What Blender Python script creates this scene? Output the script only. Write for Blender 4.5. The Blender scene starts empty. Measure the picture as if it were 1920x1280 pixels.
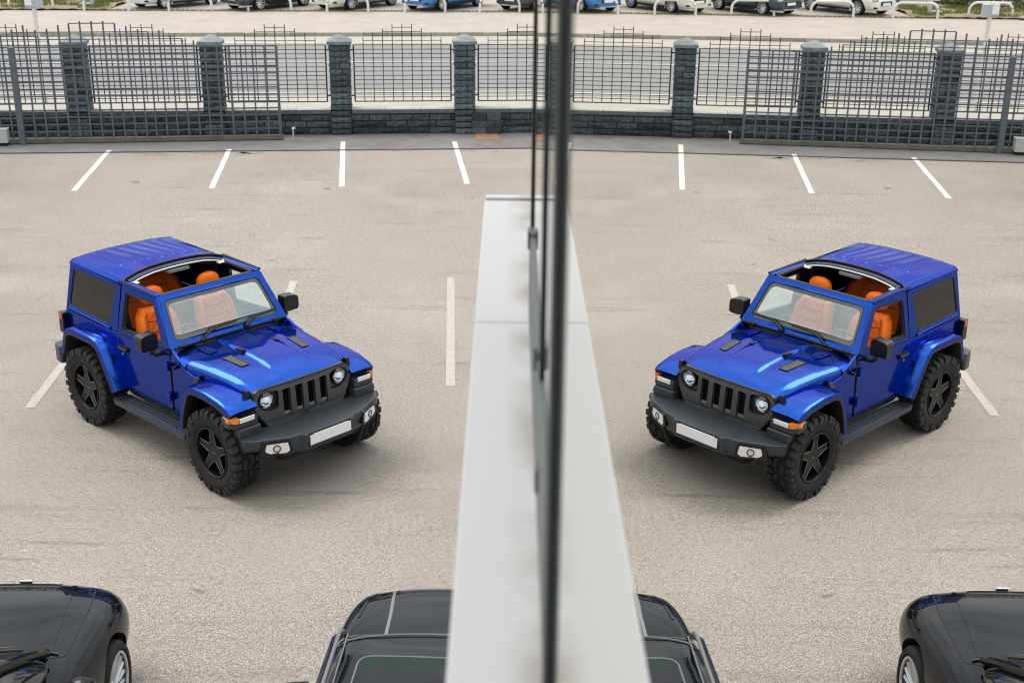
import bpy, bmesh, math, random
from mathutils import Vector, Matrix
from mathutils.geometry import tessellate_polygon
from mathutils.bvhtree import BVHTree
random.seed(7)
sc = bpy.context.scene
C = sc.collection
pi = math.pi; R = math.radians; sin = math.sin; cos = math.cos

# ---------------------------------------------------------------- camera
cam_d = bpy.data.cameras.new('camera'); cam = bpy.data.objects.new('camera', cam_d); C.objects.link(cam)
sc.camera = cam
CAM_H = 5.945
def cam_matrix(p, y, r, h):
    cp, sp = cos(p), sin(p)
    f = Vector((0, cp, -sp)); u = Vector((0, sp, cp)); rt = Vector((1, 0, 0))
    Z = Matrix.Rotation(y, 3, 'Z'); f = Z @ f; u = Z @ u; rt = Z @ rt
    cr, sr = cos(r), sin(r)
    u2 = cr * u - sr * rt; r2 = cr * rt + sr * u
    m = Matrix((r2, u2, -f)).transposed().to_4x4(); m.translation = Vector((0, 0, h)); return m
cam.matrix_world = cam_matrix(.35849, -.00443, .0099, CAM_H)
cam_d.sensor_width = 36; cam_d.lens = 36 * 2344.7 / 1920
cam_d.clip_start = .02; cam_d.clip_end = 2000
cam_d.dof.use_dof = True; cam_d.dof.focus_distance = 13.2; cam_d.dof.aperture_fstop = 2.7
sc.render.resolution_x = 1024; sc.render.resolution_y = 682
try: sc.cycles.filter_width = 1.05; sc.cycles.max_bounces = 10; sc.cycles.transparent_max_bounces = 12; sc.cycles.caustics_reflective = False
except Exception: pass

# ---------------------------------------------------------------- sky, sun, exposure
SUN_EL, SUN_AZ = R(56), R(-62)          # azimuth clockwise from +Y
w = bpy.data.worlds.new('World'); sc.world = w; w.use_nodes = True
nt = w.node_tree; nt.nodes.clear()
N = nt.nodes.new; L = nt.links.new
out = N('ShaderNodeOutputWorld'); bg = N('ShaderNodeBackground'); sky = N('ShaderNodeTexSky')
sky.sky_type = 'NISHITA'; sky.sun_disc = False; sky.sun_elevation = SUN_EL; sky.sun_rotation = SUN_AZ
sky.air_density = 1.4; sky.dust_density = 2.5
tc = N('ShaderNodeTexCoord'); mp = N('ShaderNodeMapping'); mp.inputs['Scale'].default_value = (1, 1, 2.6)
nz = N('ShaderNodeTexNoise'); nz.inputs['Scale'].default_value = 2.3; nz.inputs['Detail'].default_value = 7; nz.inputs['Roughness'].default_value = .6
cr = N('ShaderNodeValToRGB'); cr.color_ramp.elements[0].position = .34; cr.color_ramp.elements[0].color = (5.2, 5.6, 6.3, 1)
cr.color_ramp.elements[1].position = .66; cr.color_ramp.elements[1].color = (15.5, 15.4, 15.0, 1)
mx = N('ShaderNodeMix'); mx.data_type = 'RGBA'; mx.inputs[0].default_value = .85
L(tc.outputs['Generated'], mp.inputs['Vector']); L(mp.outputs[0], nz.inputs['Vector']); L(nz.outputs[0], cr.inputs[0])
sx = N('ShaderNodeSeparateXYZ'); L(tc.outputs['Generated'], sx.inputs[0])
mr_ = N('ShaderNodeMapRange'); mr_.inputs[1].default_value = 0; mr_.inputs[2].default_value = 1; mr_.inputs[3].default_value = .50; mr_.inputs[4].default_value = 1.45   # overcast sky: zenith brighter than horizon
L(sx.outputs[2], mr_.inputs[0]); vm = N('ShaderNodeVectorMath'); vm.operation = 'SCALE'; L(cr.outputs[0], vm.inputs[0]); L(mr_.outputs[0], vm.inputs['Scale'])
L(sky.outputs[0], mx.inputs[6]); L(vm.outputs[0], mx.inputs[7]); L(mx.outputs[2], bg.inputs[0]); L(bg.outputs[0], out.inputs[0])
bg.inputs[1].default_value = .094
sd = bpy.data.lights.new('sun', 'SUN'); so = bpy.data.objects.new('sun', sd); C.objects.link(so)
sd.energy = 1.5; sd.angle = R(34); sd.color = (1, .96, .9)
dirv = Vector((sin(SUN_AZ) * cos(SUN_EL), cos(SUN_AZ) * cos(SUN_EL), sin(SUN_EL)))
so.rotation_euler = dirv.to_track_quat('Z', 'Y').to_euler()
sc.view_settings.view_transform = 'Standard'; sc.view_settings.look = 'None'
sc.view_settings.gamma = 1; sc.view_settings.use_curve_mapping = False
sc.view_settings.exposure = .58

# ---------------------------------------------------------------- materials
def mat(name, col, rough=.6, metal=0, coat=0, spec=.5, alpha=1, noise=None, bump=None, objrand=0, emis=None, trans=0, ior=1.45, coatr=.03):
    m = bpy.data.materials.new(name); m.use_nodes = True; t = m.node_tree; b = t.nodes['Principled BSDF']
    b.inputs['Base Color'].default_value = (*col, 1); b.inputs['Roughness'].default_value = rough
    b.inputs['Metallic'].default_value = metal; b.inputs['Coat Weight'].default_value = coat; b.inputs['Coat Roughness'].default_value = coatr
    b.inputs['Specular IOR Level'].default_value = spec; b.inputs['Transmission Weight'].default_value = trans; b.inputs['IOR'].default_value = ior
    if emis: b.inputs['Emission Color'].default_value = (*emis[0], 1); b.inputs['Emission Strength'].default_value = emis[1]
    tcn = t.nodes.new('ShaderNodeTexCoord'); last = None
    if noise:            # list of (scale, detail, low, high, col2, fac)
        src = None
        for (s, d, lo, hi, c2, fac) in noise:
            n = t.nodes.new('ShaderNodeTexNoise'); n.inputs['Scale'].default_value = s; n.inputs['Detail'].default_value = d
            n.inputs['Roughness'].default_value = .65
            t.links.new(tcn.outputs['Object'], n.inputs['Vector'])
            r = t.nodes.new('ShaderNodeMapRange'); r.inputs[1].default_value = lo; r.inputs[2].default_value = hi
            r.inputs[3].default_value = 0; r.inputs[4].default_value = fac
            t.links.new(n.outputs[0], r.inputs[0])
            x = t.nodes.new('ShaderNodeMix'); x.data_type = 'RGBA'
            t.links.new(r.outputs[0], x.inputs[0])
            if src: t.links.new(src, x.inputs[6])
            else: x.inputs[6].default_value = (*col, 1)
            x.inputs[7].default_value = (*c2, 1); src = x.outputs[2]
        if objrand:
            oi = t.nodes.new('ShaderNodeObjectInfo'); hs = t.nodes.new('ShaderNodeHueSaturation')
            r = t.nodes.new('ShaderNodeMapRange'); r.inputs[3].default_value = 1 - objrand; r.inputs[4].default_value = 1 + objrand
            t.links.new(oi.outputs['Random'], r.inputs[0]); t.links.new(r.outputs[0], hs.inputs['Value']); t.links.new(src, hs.inputs['Color']); src = hs.outputs[0]
        t.links.new(src, b.inputs['Base Color'])
    if bump:
        s, d, st, dist = bump
        n = t.nodes.new('ShaderNodeTexNoise'); n.inputs['Scale'].default_value = s; n.inputs['Detail'].default_value = d
        t.links.new(tcn.outputs['Object'], n.inputs['Vector'])
        bn = t.nodes.new('ShaderNodeBump'); bn.inputs['Strength'].default_value = st; bn.inputs['Distance'].default_value = dist
        t.links.new(n.outputs[0], bn.inputs['Height']); t.links.new(bn.outputs[0], b.inputs['Normal'])
    return m
M = {}
M['blue'] = mat('blue_metallic_paint', (.0004, .052, .33), .20, .93, .45, spec=.3, coatr=.03, noise=[(900, 2, .5, .75, (.001, .09, .55), .5)])
M['blue'].node_tree.nodes['Principled BSDF'].inputs['Specular Tint'].default_value = (.10, .30, .85, 1)
M['ground'] = mat('aggregate_surface', (.285, .252, .220), .92, spec=.2, noise=[
    (.16, 4, .36, .60, (.235, .206, .176), .7), (1.1, 6, .42, .7, (.23, .202, .172), .45), (.40, 3, .52, .68, (.37, .332, .29), .6),
    (78, 2, .46, .60, (.060, .048, .038), .85), (105, 2, .52, .62, (.86, .80, .73), .9), (36, 3, .54, .70, (.14, .115, .095), .5)], bump=(80, 3, .6, .010))
def add_streaks(m, col, scale, lo, hi, fac, rot=0, det=5, rg=.6):
    t = m.node_tree; b_ = t.nodes['Principled BSDF']; src_ = b_.inputs['Base Color'].links[0].from_socket
    tcn = t.nodes.new('ShaderNodeTexCoord'); mp_ = t.nodes.new('ShaderNodeMapping'); mp_.inputs['Scale'].default_value = scale; mp_.inputs['Rotation'].default_value = (0, 0, rot)
    n1 = t.nodes.new('ShaderNodeTexNoise'); n1.inputs['Scale'].default_value = 1; n1.inputs['Detail'].default_value = det; n1.inputs['Roughness'].default_value = rg
    m2 = t.nodes.new('ShaderNodeMapRange'); m2.inputs[1].default_value = lo; m2.inputs[2].default_value = hi; m2.inputs[4].default_value = fac
    xx = t.nodes.new('ShaderNodeMix'); xx.data_type = 'RGBA'; xx.inputs[7].default_value = (*col, 1)
    L2 = t.links.new; L2(tcn.outputs['Object'], mp_.inputs[0]); L2(mp_.outputs[0], n1.inputs['Vector']); L2(n1.outputs[0], m2.inputs[0]); L2(m2.outputs[0], xx.inputs[0]); L2(src_, xx.inputs[6]); L2(xx.outputs[2], b_.inputs['Base Color'])
add_streaks(M['ground'], (.17, .148, .125), (.45, 4.5, 1), .57, .72, .6, .05)
add_streaks(M['ground'], (.09, .075, .062), (.9, 10, 1), .66, .71, .55, -.03)
add_streaks(M['ground'], (.05, .042, .034), (20, 20, 20), .48, .60, .66, 0, 8, .95)
add_streaks(M['ground'], (.85, .79, .72), (27, 27, 27), .53, .63, .56, .7, 8, .95)
add_streaks(M['ground'], (.10, .085, .07), (2.3, 2.3, 2.3), .70, .735, .6, .2, 3, .5)
add_streaks(M['road'] if 0 else M['ground'], (.18, .157, .135), (.15, .15, 1), .52, .70, .55)
M['strip'] = mat('dark_tarmac', (.20, .19, .185), .9, spec=.25, noise=[(60, 3, .5, .65, (.40, .38, .37), .7), (1.2, 4, .45, .7, (.12, .11, .10), .6), (120, 2, .5, .65, (.06, .055, .05), .7)], bump=(90, 3, .5, .005))
M['road'] = mat('road_asphalt', (.215, .212, .21), .85, spec=.3, noise=[(.08, 2, .4, .7, (.195, .193, .19), .4), (40, 2, .5, .7, (.27, .27, .27), .5)])
M['gutter'] = mat('pale_gutter', (.38, .35, .31), .85, noise=[(.8, 5, .4, .7, (.32, .30, .27), .7)])
M['pave'] = mat('pinkish_pavement', (.37, .325, .285), .85, noise=[(.5, 6, .4, .65, (.30, .26, .23), .7), (3, 6, .5, .65, (.40, .37, .34), .6)])
M['pave2'] = mat('cream_pavement', (.37, .345, .30), .85, noise=[(1.5, 5, .4, .7, (.31, .285, .25), .7)])
M['kerb'] = mat('kerb_stone', (.34, .32, .28), .85, noise=[(6, 4, .4, .7, (.24, .23, .20), .8)], objrand=.15)
M['lot'] = mat('gravel_lot', (.38, .33, .29), .9, noise=[(.7, 6, .4, .65, (.27, .24, .21), .8), (12, 4, .5, .7, (.48, .44, .38), .6)])
M['line'] = mat('road_paint', (.64, .63, .60), .7, noise=[(16, 7, .54, .68, (.36, .32, .28), .9), (90, 2, .58, .7, (.45, .42, .38), .6)])
M['lineold'] = mat('worn_road_paint', (.47, .43, .385), .8, noise=[(22, 6, .44, .66, (.30, .265, .23), .75), (90, 2, .48, .62, (.26, .22, .19), .7)])
M['lineyel'] = mat('cream_road_paint', (.60, .54, .42), .7)
M['slate'] = mat('slate_block', (.040, .057, .066), .75, spec=.5, noise=[(9, 6, .42, .62, (.12, .15, .165), .8), (25, 4, .62, .75, (.34, .32, .24), .5), (3, 3, .5, .7, (.035, .045, .05), .6)], bump=(22, 6, .9, .03), objrand=.5)
M['slated'] = mat('dark_wall_block', (.040, .052, .058), .8, spec=.4, noise=[(7, 6, .42, .62, (.09, .105, .11), .8), (14, 5, .64, .72, (.45, .40, .28), .7), (3, 3, .5, .7, (.02, .025, .03), .6)], bump=(20, 6, .9, .03), objrand=.5)
M['mortar'] = mat('dark_mortar', (.010, .012, .013), .95)
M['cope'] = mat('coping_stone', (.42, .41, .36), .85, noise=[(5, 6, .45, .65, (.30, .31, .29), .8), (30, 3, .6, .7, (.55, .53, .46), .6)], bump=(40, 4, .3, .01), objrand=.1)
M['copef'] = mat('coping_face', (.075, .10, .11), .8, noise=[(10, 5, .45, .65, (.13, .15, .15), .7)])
M['cap'] = mat('pillar_cap', (.16, .18, .18), .8, noise=[(6, 6, .45, .65, (.27, .31, .30), .8), (16, 4, .6, .7, (.36, .35, .26), .5)], bump=(25, 5, .4, .01), objrand=.12)
M['iron'] = mat('black_iron', (.03, .033, .038), .55, spec=.5)
M['gate'] = mat('grey_blue_iron', (.085, .10, .125), .5, spec=.5, noise=[(8, 4, .45, .7, (.14, .16, .19), .6)])
M['beam'] = mat('mossy_beam', (.13, .13, .10), .85, noise=[(3, 5, .4, .7, (.06, .065, .05), .8), (20, 4, .5, .7, (.24, .23, .16), .6)])
M['rust'] = mat('rusty_cover', (.40, .21, .11), .85, noise=[(20, 5, .4, .65, (.24, .15, .10), .8)], bump=(60, 2, .4, .01))
M['grate'] = mat('drain_grate', (.03, .03, .03), .7)
M['greybox'] = mat('pale_grey_box', (.42, .44, .42), .6, noise=[(8, 4, .5, .7, (.33, .35, .33), .6)])
M['galv'] = mat('galvanised', (.52, .54, .56), .45, .3, noise=[(12, 4, .4, .7, (.42, .44, .46), .6)])
M['whitesteel'] = mat('white_steel', (.72, .71, .68), .5, noise=[(14, 4, .5, .7, (.52, .50, .46), .7)])
M['grass'] = mat('grass', (.11, .15, .035), .85, objrand=0, noise=[(2, 5, .4, .65, (.24, .25, .09), .8), (1.1, 4, .5, .65, (.25, .19, .11), .6)])
M['leaf'] = mat('hedge_leaf', (.09, .13, .03), .75, noise=[(3, 5, .4, .65, (.19, .22, .07), .9)])
M['soil'] = mat('soil_litter', (.22, .16, .10), .95, noise=[(2.5, 6, .4, .65, (.15, .17, .06), .8), (9, 5, .5, .65, (.38, .31, .22), .7)])
M['tyre'] = mat('tyre_rubber', (.010, .010, .0105), .72, spec=.35, noise=[(14, 4, .45, .7, (.026, .024, .022), .6)])
M['rim'] = mat('black_rim', (.007, .007, .0075), .38, .2, .15, spec=.3)
M['rimedge'] = mat('dark_steel', (.10, .11, .12), .3, .8)
M['plastic'] = mat('dark_grey_plastic', (.026, .033, .040), .38, spec=.6, noise=[(300, 2, .4, .6, (.034, .042, .050), .7)])
M['blackpl'] = mat('black_plastic', (.006, .0065, .007), .30, spec=.5)
M['blackmatt'] = mat('black_matt', (.008, .008, .009), .8)
M['mesh2'] = M['blackmatt']
M['grille'] = mat('satin_graphite', (.052, .053, .054), .34, .1, .3)
M['mesh'] = mat('vent_mesh', (.10, .10, .095), .7, noise=[(260, 1, .45, .55, (.01, .01, .01), .95)])
M['rimedge2'] = mat('grey_insert', (.16, .165, .17), .5)
M['chrome'] = mat('chrome', (.75, .76, .78), .12, 1)
M['alu'] = mat('aluminium', (.62, .64, .67), .3, .85)
M['lamp'] = mat('headlamp_lens', (.80, .84, .88), .08, .1, 1, emis=((.85, .93, 1), .35))
M['lampb'] = mat('headlamp_bowl', (.60, .64, .68), .12, .9, 1)
M['foglens'] = mat('fog_lens', (.86, .87, .88), .12, .45, 1)
M['amber'] = mat('amber_lens', (.85, .22, .01), .2, 0, 1)
M['red'] = mat('red_lens', (.6, .02, .02), .2, 0, 1)
M['white'] = mat('white_plate', (.84, .85, .87), .4)
M['orange'] = mat('orange_leather', (1.0, .20, .006), .45, spec=.4, noise=[(30, 3, .45, .7, (.90, .15, .005), .6)], bump=(60, 4, .15, .004))
M['stitch'] = mat('seat_piping', (.36, .045, .003), .7)
M['interior'] = mat('black_interior', (.018, .018, .019), .7)
M['greyint'] = mat('grey_trim', (.20, .21, .22), .6)
M['seal'] = mat('rubber_seal', (.014, .014, .013), .5)
M['whiteseal'] = mat('white_strip', (.78, .78, .76), .4)
M['blackpaint'] = mat('black_car_paint', (.002, .004, .007), .18, 0, .55, spec=.02, noise=[(1.2, 4, .4, .7, (.004, .006, .009), .8)])
M['sillpaint'] = mat('white_sill_paint', (.435, .44, .44), .55, noise=[(1.2, 6, .45, .7, (.43, .445, .455), .6), (3, 7, .62, .74, (.30, .275, .25), .55)])
M['facade'] = mat('facade_panel', (.45, .46, .47), .5)
M['mullion'] = mat('black_mullion', (.004, .005, .010), .6, spec=.2)
M['rail'] = mat('grey_green_alloy', (.11, .13, .125), .5, .2, noise=[(3, 5, .45, .65, (.13, .14, .14), .7)])
M['blind'] = mat('dark_room', (.02, .02, .022), .9)
t = M['sillpaint'].node_tree; b_ = t.nodes['Principled BSDF']; src_ = b_.inputs['Base Color'].links[0].from_socket
tcn = t.nodes.new('ShaderNodeTexCoord'); sp_ = t.nodes.new('ShaderNodeSeparateXYZ'); t.links.new(tcn.outputs['Object'], sp_.inputs[0])
m1 = t.nodes.new('ShaderNodeMapRange'); m1.inputs[1].default_value = -.085; m1.inputs[2].default_value = -.005; t.links.new(sp_.outputs[0], m1.inputs[0])
n1 = t.nodes.new('ShaderNodeTexNoise'); n1.inputs['Scale'].default_value = 3.2; n1.inputs['Detail'].default_value = 6; t.links.new(tcn.outputs['Object'], n1.inputs['Vector'])
m2 = t.nodes.new('ShaderNodeMapRange'); m2.inputs[1].default_value = .40; m2.inputs[2].default_value = .62; t.links.new(n1.outputs[0], m2.inputs[0])
mm = t.nodes.new('ShaderNodeMath'); mm.operation = 'MULTIPLY'; t.links.new(m1.outputs[0], mm.inputs[0]); t.links.new(m2.outputs[0], mm.inputs[1])
xx = t.nodes.new('ShaderNodeMix'); xx.data_type = 'RGBA'; xx.inputs[7].default_value = (.25, .225, .20, 1); t.links.new(src_, xx.inputs[6]); t.links.new(mm.outputs[0], xx.inputs[0]); t.links.new(xx.outputs[2], b_.inputs['Base Color'])
def glass_mat(name, tint, fac_add=0.0, rough=0.0, ior=1.5, gloss=(1, 1, 1), wav=0, dark=False):
    m = bpy.data.materials.new(name); m.use_nodes = True; t = m.node_tree; t.nodes.clear()
    o = t.nodes.new('ShaderNodeOutputMaterial'); g = t.nodes.new('ShaderNodeBsdfGlossy'); g.inputs['Roughness'].default_value = rough
    g.inputs['Color'].default_value = (*gloss, 1)
    if dark: tr = t.nodes.new('ShaderNodeBsdfDiffuse')
    else: tr = t.nodes.new('ShaderNodeBsdfTransparent')
    tr.inputs['Color'].default_value = (*tint, 1)
    f = t.nodes.new('ShaderNodeFresnel'); f.inputs['IOR'].default_value = ior
    a = t.nodes.new('ShaderNodeMath'); a.operation = 'ADD'; a.inputs[1].default_value = fac_add; a.use_clamp = True
    x = t.nodes.new('ShaderNodeMixShader')
    t.links.new(f.outputs[0], a.inputs[0]); t.links.new(a.outputs[0], x.inputs[0]); t.links.new(tr.outputs[0], x.inputs[1]); t.links.new(g.outputs[0], x.inputs[2]); t.links.new(x.outputs[0], o.inputs[0])
    if wav:
        tcn = t.nodes.new('ShaderNodeTexCoord'); mpn = t.nodes.new('ShaderNodeMapping'); mpn.inputs['Scale'].default_value = (1, 1.0, .35)
        n = t.nodes.new('ShaderNodeTexNoise'); n.inputs['Scale'].default_value = 5; n.inputs['Detail'].default_value = 2
        bn = t.nodes.new('ShaderNodeBump'); bn.inputs['Strength'].default_value = 1; bn.inputs['Distance'].default_value = wav
        t.links.new(tcn.outputs['Object'], mpn.inputs[0]); t.links.new(mpn.outputs[0], n.inputs['Vector']); t.links.new(n.outputs[0], bn.inputs['Height'])
        for q in (g, f): t.links.new(bn.outputs[0], q.inputs['Normal'])
    return m
M['facadeglass'] = glass_mat('coated_facade_glass', (.015, .017, .018), .08, .0, 3.0, (.97, .965, .94), wav=.00003, dark=True)
M['outerglass'] = glass_mat('outer_facade_glass', (.97, .975, .97), .10, .0, 2.3, (.97, .965, .94), wav=.00002)
M['screen'] = glass_mat('windscreen_glass', (.88, .92, .90), .12, .01, 1.5, (.86, .97, .97))
M['tint'] = glass_mat('tinted_glass', (.02, .02, .022), .0, .01, 1.5)
M['frit'] = mat('glass_border', (.055, .065, .068), .25, 0, 1)
M['darkglass'] = glass_mat('dark_car_glass', (.012, .02, .018), .04, .01, 1.55, dark=True)

M['bluedark'] = mat('dark_blue_edge', (.006, .008, .04), .4, .2, .6)
M['galvdark'] = mat('satin_grey_trim_and_highlight', (.22, .23, .24), .35, .6)  # real trims, plus painted highlights on bonnet crease and spoke edges
M['sunroof'] = glass_mat('green_black_roof_glass', (.008, .022, .016), .0, .06, 1.30, dark=True)
M['lensglass'] = glass_mat('clear_lens', (.92, .95, .97), .04, .0, 1.45)

# ---------------------------------------------------------------- helpers
class MB:
    def __init__(s): s.v = []; s.f = []; s.m = []
    def add(s, vs, fs, mi=0):
        o = len(s.v); s.v += [tuple(v) for v in vs]; s.f += [tuple(i + o for i in f) for f in fs]; s.m += [mi] * len(fs); return s
    def box(s, a, b, mi=0, mtx=None):
        x0, y0, z0 = a; x1, y1, z1 = b
        vs = [(x0, y0, z0), (x1, y0, z0), (x1, y1, z0), (x0, y1, z0), (x0, y0, z1), (x1, y0, z1), (x1, y1, z1), (x0, y1, z1)]
        if mtx: vs = [tuple(mtx @ Vector(v)) for v in vs]
        return s.add(vs, [(0, 3, 2, 1), (4, 5, 6, 7), (0, 1, 5, 4), (1, 2, 6, 5), (2, 3, 7, 6), (3, 0, 4, 7)], mi)
    def tube(s, path, r, n=8, cap=True, mi=0, closed=False):
        P = [Vector(p) for p in path]; rings = []; k = len(P)
        for i, p in enumerate(P):
            if closed: d = P[(i + 1) % k] - P[i - 1]
            else: d = P[min(i + 1, k - 1)] - P[max(i - 1, 0)]
            d.normalize(); up = Vector((0, 0, 1)) if abs(d.z) < .95 else Vector((1, 0, 0))
            a = d.cross(up).normalized(); b = a.cross(d).normalized(); rr = r[i] if isinstance(r, (list, tuple)) else r
            rings.append([p + rr * (cos(2 * pi * j / n) * a + sin(2 * pi * j / n) * b) for j in range(n)])
        vs = [v for q in rings for v in q]; fs = []
        m = k if closed else k - 1
        for i in range(m):
            for j in range(n):
                i2 = (i + 1) % k; fs.append((i * n + j, i * n + (j + 1) % n, i2 * n + (j + 1) % n, i2 * n + j))
        if cap and not closed: fs += [tuple(range(n))[::-1], tuple((k - 1) * n + j for j in range(n))]
        return s.add(vs, fs, mi)
    def prism(s, out, fn, t0, t1, holes=(), mi=0, mi_side=None):
        """out: 2-D outline, fn(u, v, t) -> 3-D point, from depth t0 to t1"""
        loops = [list(out)] + [list(h) for h in holes]
        tri = tessellate_polygon([[Vector((p[0], p[1], 0)) for p in l] for l in loops])
        flat = [p for l in loops for p in l]; n = len(flat)
        vs = [fn(p[0], p[1], t0) for p in flat] + [fn(p[0], p[1], t1) for p in flat]
        fs = [tuple(t) for t in tri] + [tuple(i + n for i in t[::-1]) for t in tri]
        s.add(vs, fs, mi); o = 0; fs = []
        for l in loops:
            k = len(l)
            for i in range(k): a, b = o + i, o + (i + 1) % k; fs.append((a, b, b + n, a + n))
            o += k
        s.add(vs, fs, mi if mi_side is None else mi_side); return s
    def grid(s, fn, us, vs_, mi=0):
        pts = [fn(u, v) for u in us for v in vs_]; nv = len(vs_)
        fs = [(i * nv + j, (i + 1) * nv + j, (i + 1) * nv + j + 1, i * nv + j + 1) for i in range(len(us) - 1) for j in range(nv - 1)]
        return s.add(pts, fs, mi)
    def revolve(s, prof, c, axis='y', n=48, mi=0, closed=False):
        vs = []; fs = []; k = len(prof)
        for i in range(n):
            a = 2 * pi * i / n
            for (r, h) in prof:
                if axis == 'y': vs.append((c[0] + r * cos(a), c[1] + h, c[2] + r * sin(a)))
                elif axis == 'x': vs.append((c[0] + h, c[1] + r * cos(a), c[2] + r * sin(a)))
                else: vs.append((c[0] + r * cos(a), c[1] + r * sin(a), c[2] + h))
        for i in range(n):
            for j in range(k - 1 if not closed else k):
                j2 = (j + 1) % k; i2 = (i + 1) % n; fs.append((i * k + j, i * k + j2, i2 * k + j2, i2 * k + j))
        return s.add(vs, fs, mi)
def mesh_of(mb, name, mats, smooth=True, recalc=True):
    me = bpy.data.meshes.new(name); me.from_pydata(mb.v, [], mb.f)
    for m in (mats if isinstance(mats, (list, tuple)) else [mats]): me.materials.append(M[m] if isinstance(m, str) else m)
    for p, k in zip(me.polygons, mb.m): p.material_index = k; p.use_smooth = smooth
    b = bmesh.new(); b.from_mesh(me); bmesh.ops.remove_doubles(b, verts=b.verts, dist=1e-5)
    if recalc: bmesh.ops.recalc_face_normals(b, faces=b.faces)
    b.to_mesh(me); b.free()
    if smooth:
        try: me.set_sharp_from_angle(angle=R(32))
        except Exception: pass
    return me
def part(name, mb, mats, parent=None, bevel=0, seg=2, sub=0, smooth=True, label=None, kind=None, loc=None):
    me = mesh_of(mb, name, mats, smooth) if isinstance(mb, MB) else mb
    o = bpy.data.objects.new(name, me); C.objects.link(o)
    if parent: o.parent = parent
    if loc: o.location = loc
    if sub: q = o.modifiers.new('s', 'SUBSURF'); q.levels = sub; q.render_levels = sub
    if bevel:
        q = o.modifiers.new('b', 'BEVEL'); q.width = bevel; q.segments = seg; q.limit_method = 'ANGLE'; q.angle_limit = R(35); q.harden_normals = True
    if label: o['label'] = label
    if kind: o['kind'] = kind
    return o
def thing(name, label, cat, loc=(0, 0, 0), rz=0, group=None):
    o = bpy.data.objects.new(name, None); C.objects.link(o); o.location = loc; o.rotation_euler = (0, 0, rz)
    o['label'] = label; o['category'] = cat
    if group: o['group'] = group
    return o
def tag(o, label, cat, group=None):
    o['label'] = label; o['category'] = cat
    if group: o['group'] = group
    return o
def struct(name, mb, m, **k):
    return part(name, mb, m, kind='structure', **k)
def copy_tree(o, parent=None):
    c = o.copy(); C.objects.link(c); c.parent = parent
    for ch in list(o.children): copy_tree(ch, c)
    return c
def dens(pl, n=6):
    o = []
    for i in range(len(pl)):
        a, b = pl[i], pl[(i + 1) % len(pl)]; k = n if math.dist(a, b) > .3 else 1
        o += [(lerp(a[0], b[0], j / k), lerp(a[1], b[1], j / k)) for j in range(k)]
    return o
def roundpoly(pts, r, n=5):
    out = []; k = len(pts)
    for i in range(k):
        p = Vector(pts[i][:2]); a = Vector(pts[i - 1][:2]); b = Vector(pts[(i + 1) % k][:2])
        rr = pts[i][2] if len(pts[i]) > 2 else r
        da = (a - p); db = (b - p)
        if rr <= 0: out.append((p.x, p.y)); continue
        ang = da.angle(db); d = min(rr / max(math.tan(ang / 2), .05), da.length * .48, db.length * .48)
        s_, e_ = p + da.normalized() * d, p + db.normalized() * d
        for j in range(n + 1):
            t = j / n; q = (1 - t) ** 2 * s_ + 2 * t * (1 - t) * p + t * t * e_; out.append((q.x, q.y))
    return out
def offset_poly(pts, d):
    out = []; k = len(pts); A = sum(pts[i][0] * pts[(i + 1) % k][1] - pts[(i + 1) % k][0] * pts[i][1] for i in range(k)); sg = 1 if A > 0 else -1
    for i in range(k):
        p = Vector(pts[i]); a = Vector(pts[i - 1]); b = Vector(pts[(i + 1) % k])
        n1 = (p - a).normalized(); n2 = (b - p).normalized(); n = Vector(((n1.y + n2.y), -(n1.x + n2.x)))
        if n.length < 1e-6: n = Vector((n1.y, -n1.x))
        n.normalize(); c_ = max(.5, n.dot(Vector((n1.y, -n1.x)))); q = p + n * d * sg / c_; out.append((q.x, q.y))
    return out
def lerp(a, b, t): return a + (b - a) * t
def interp(x, xs, ys):
    if x <= xs[0]: return ys[0]
    for i in range(len(xs) - 1):
        if x <= xs[i + 1]: return lerp(ys[i], ys[i + 1], (x - xs[i]) / (xs[i + 1] - xs[i]))
    return ys[-1]
def smooth01(t): t = max(0, min(1, t)); return t * t * (3 - 2 * t)
def frange(a, b, n): return [a + (b - a) * i / n for i in range(n + 1)]

# ================================================================ GROUND
WA = R(5.2); W0 = Vector((-5.42, 29.86)); WD = Vector((cos(WA), sin(WA))); WN = Vector((-sin(WA), cos(WA)))
def Wp(s, t, z=0): q = W0 + WD * s + WN * t; return (q.x, q.y, z)
def Wm(z=0): return Matrix.Translation((W0.x, W0.y, z)) @ Matrix.Rotation(WA, 4, 'Z')
def sheet(name, s0, s1, t0, t1, z, m, depth=0):
    mb = MB()
    if depth: mb.box((s0, t0, z - depth), (s1, t1, z), mtx=Wm())
    else: mb.add([Wp(s0, t0, z), Wp(s1, t0, z), Wp(s1, t1, z), Wp(s0, t1, z)], [(0, 1, 2, 3)])
    return struct(name, mb, m, smooth=False)
g = MB(); g.add([(-600, -600, -.012), (600, -600, -.012), (600, 600, -.012), (-600, 600, -.012)], [(0, 1, 2, 3)])
struct('ground', g, 'lot', smooth=False)
g = MB(); g.add([(-40, -20, 0), (30, -20, 0), Wp(36, -1.85), Wp(-34, -1.85)], [(0, 1, 2, 3)])
struct('car_park_surface', g, 'ground', smooth=False)
sheet('drain_side_tarmac', -34, 36, -1.85, .1, .0005, 'strip')
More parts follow.
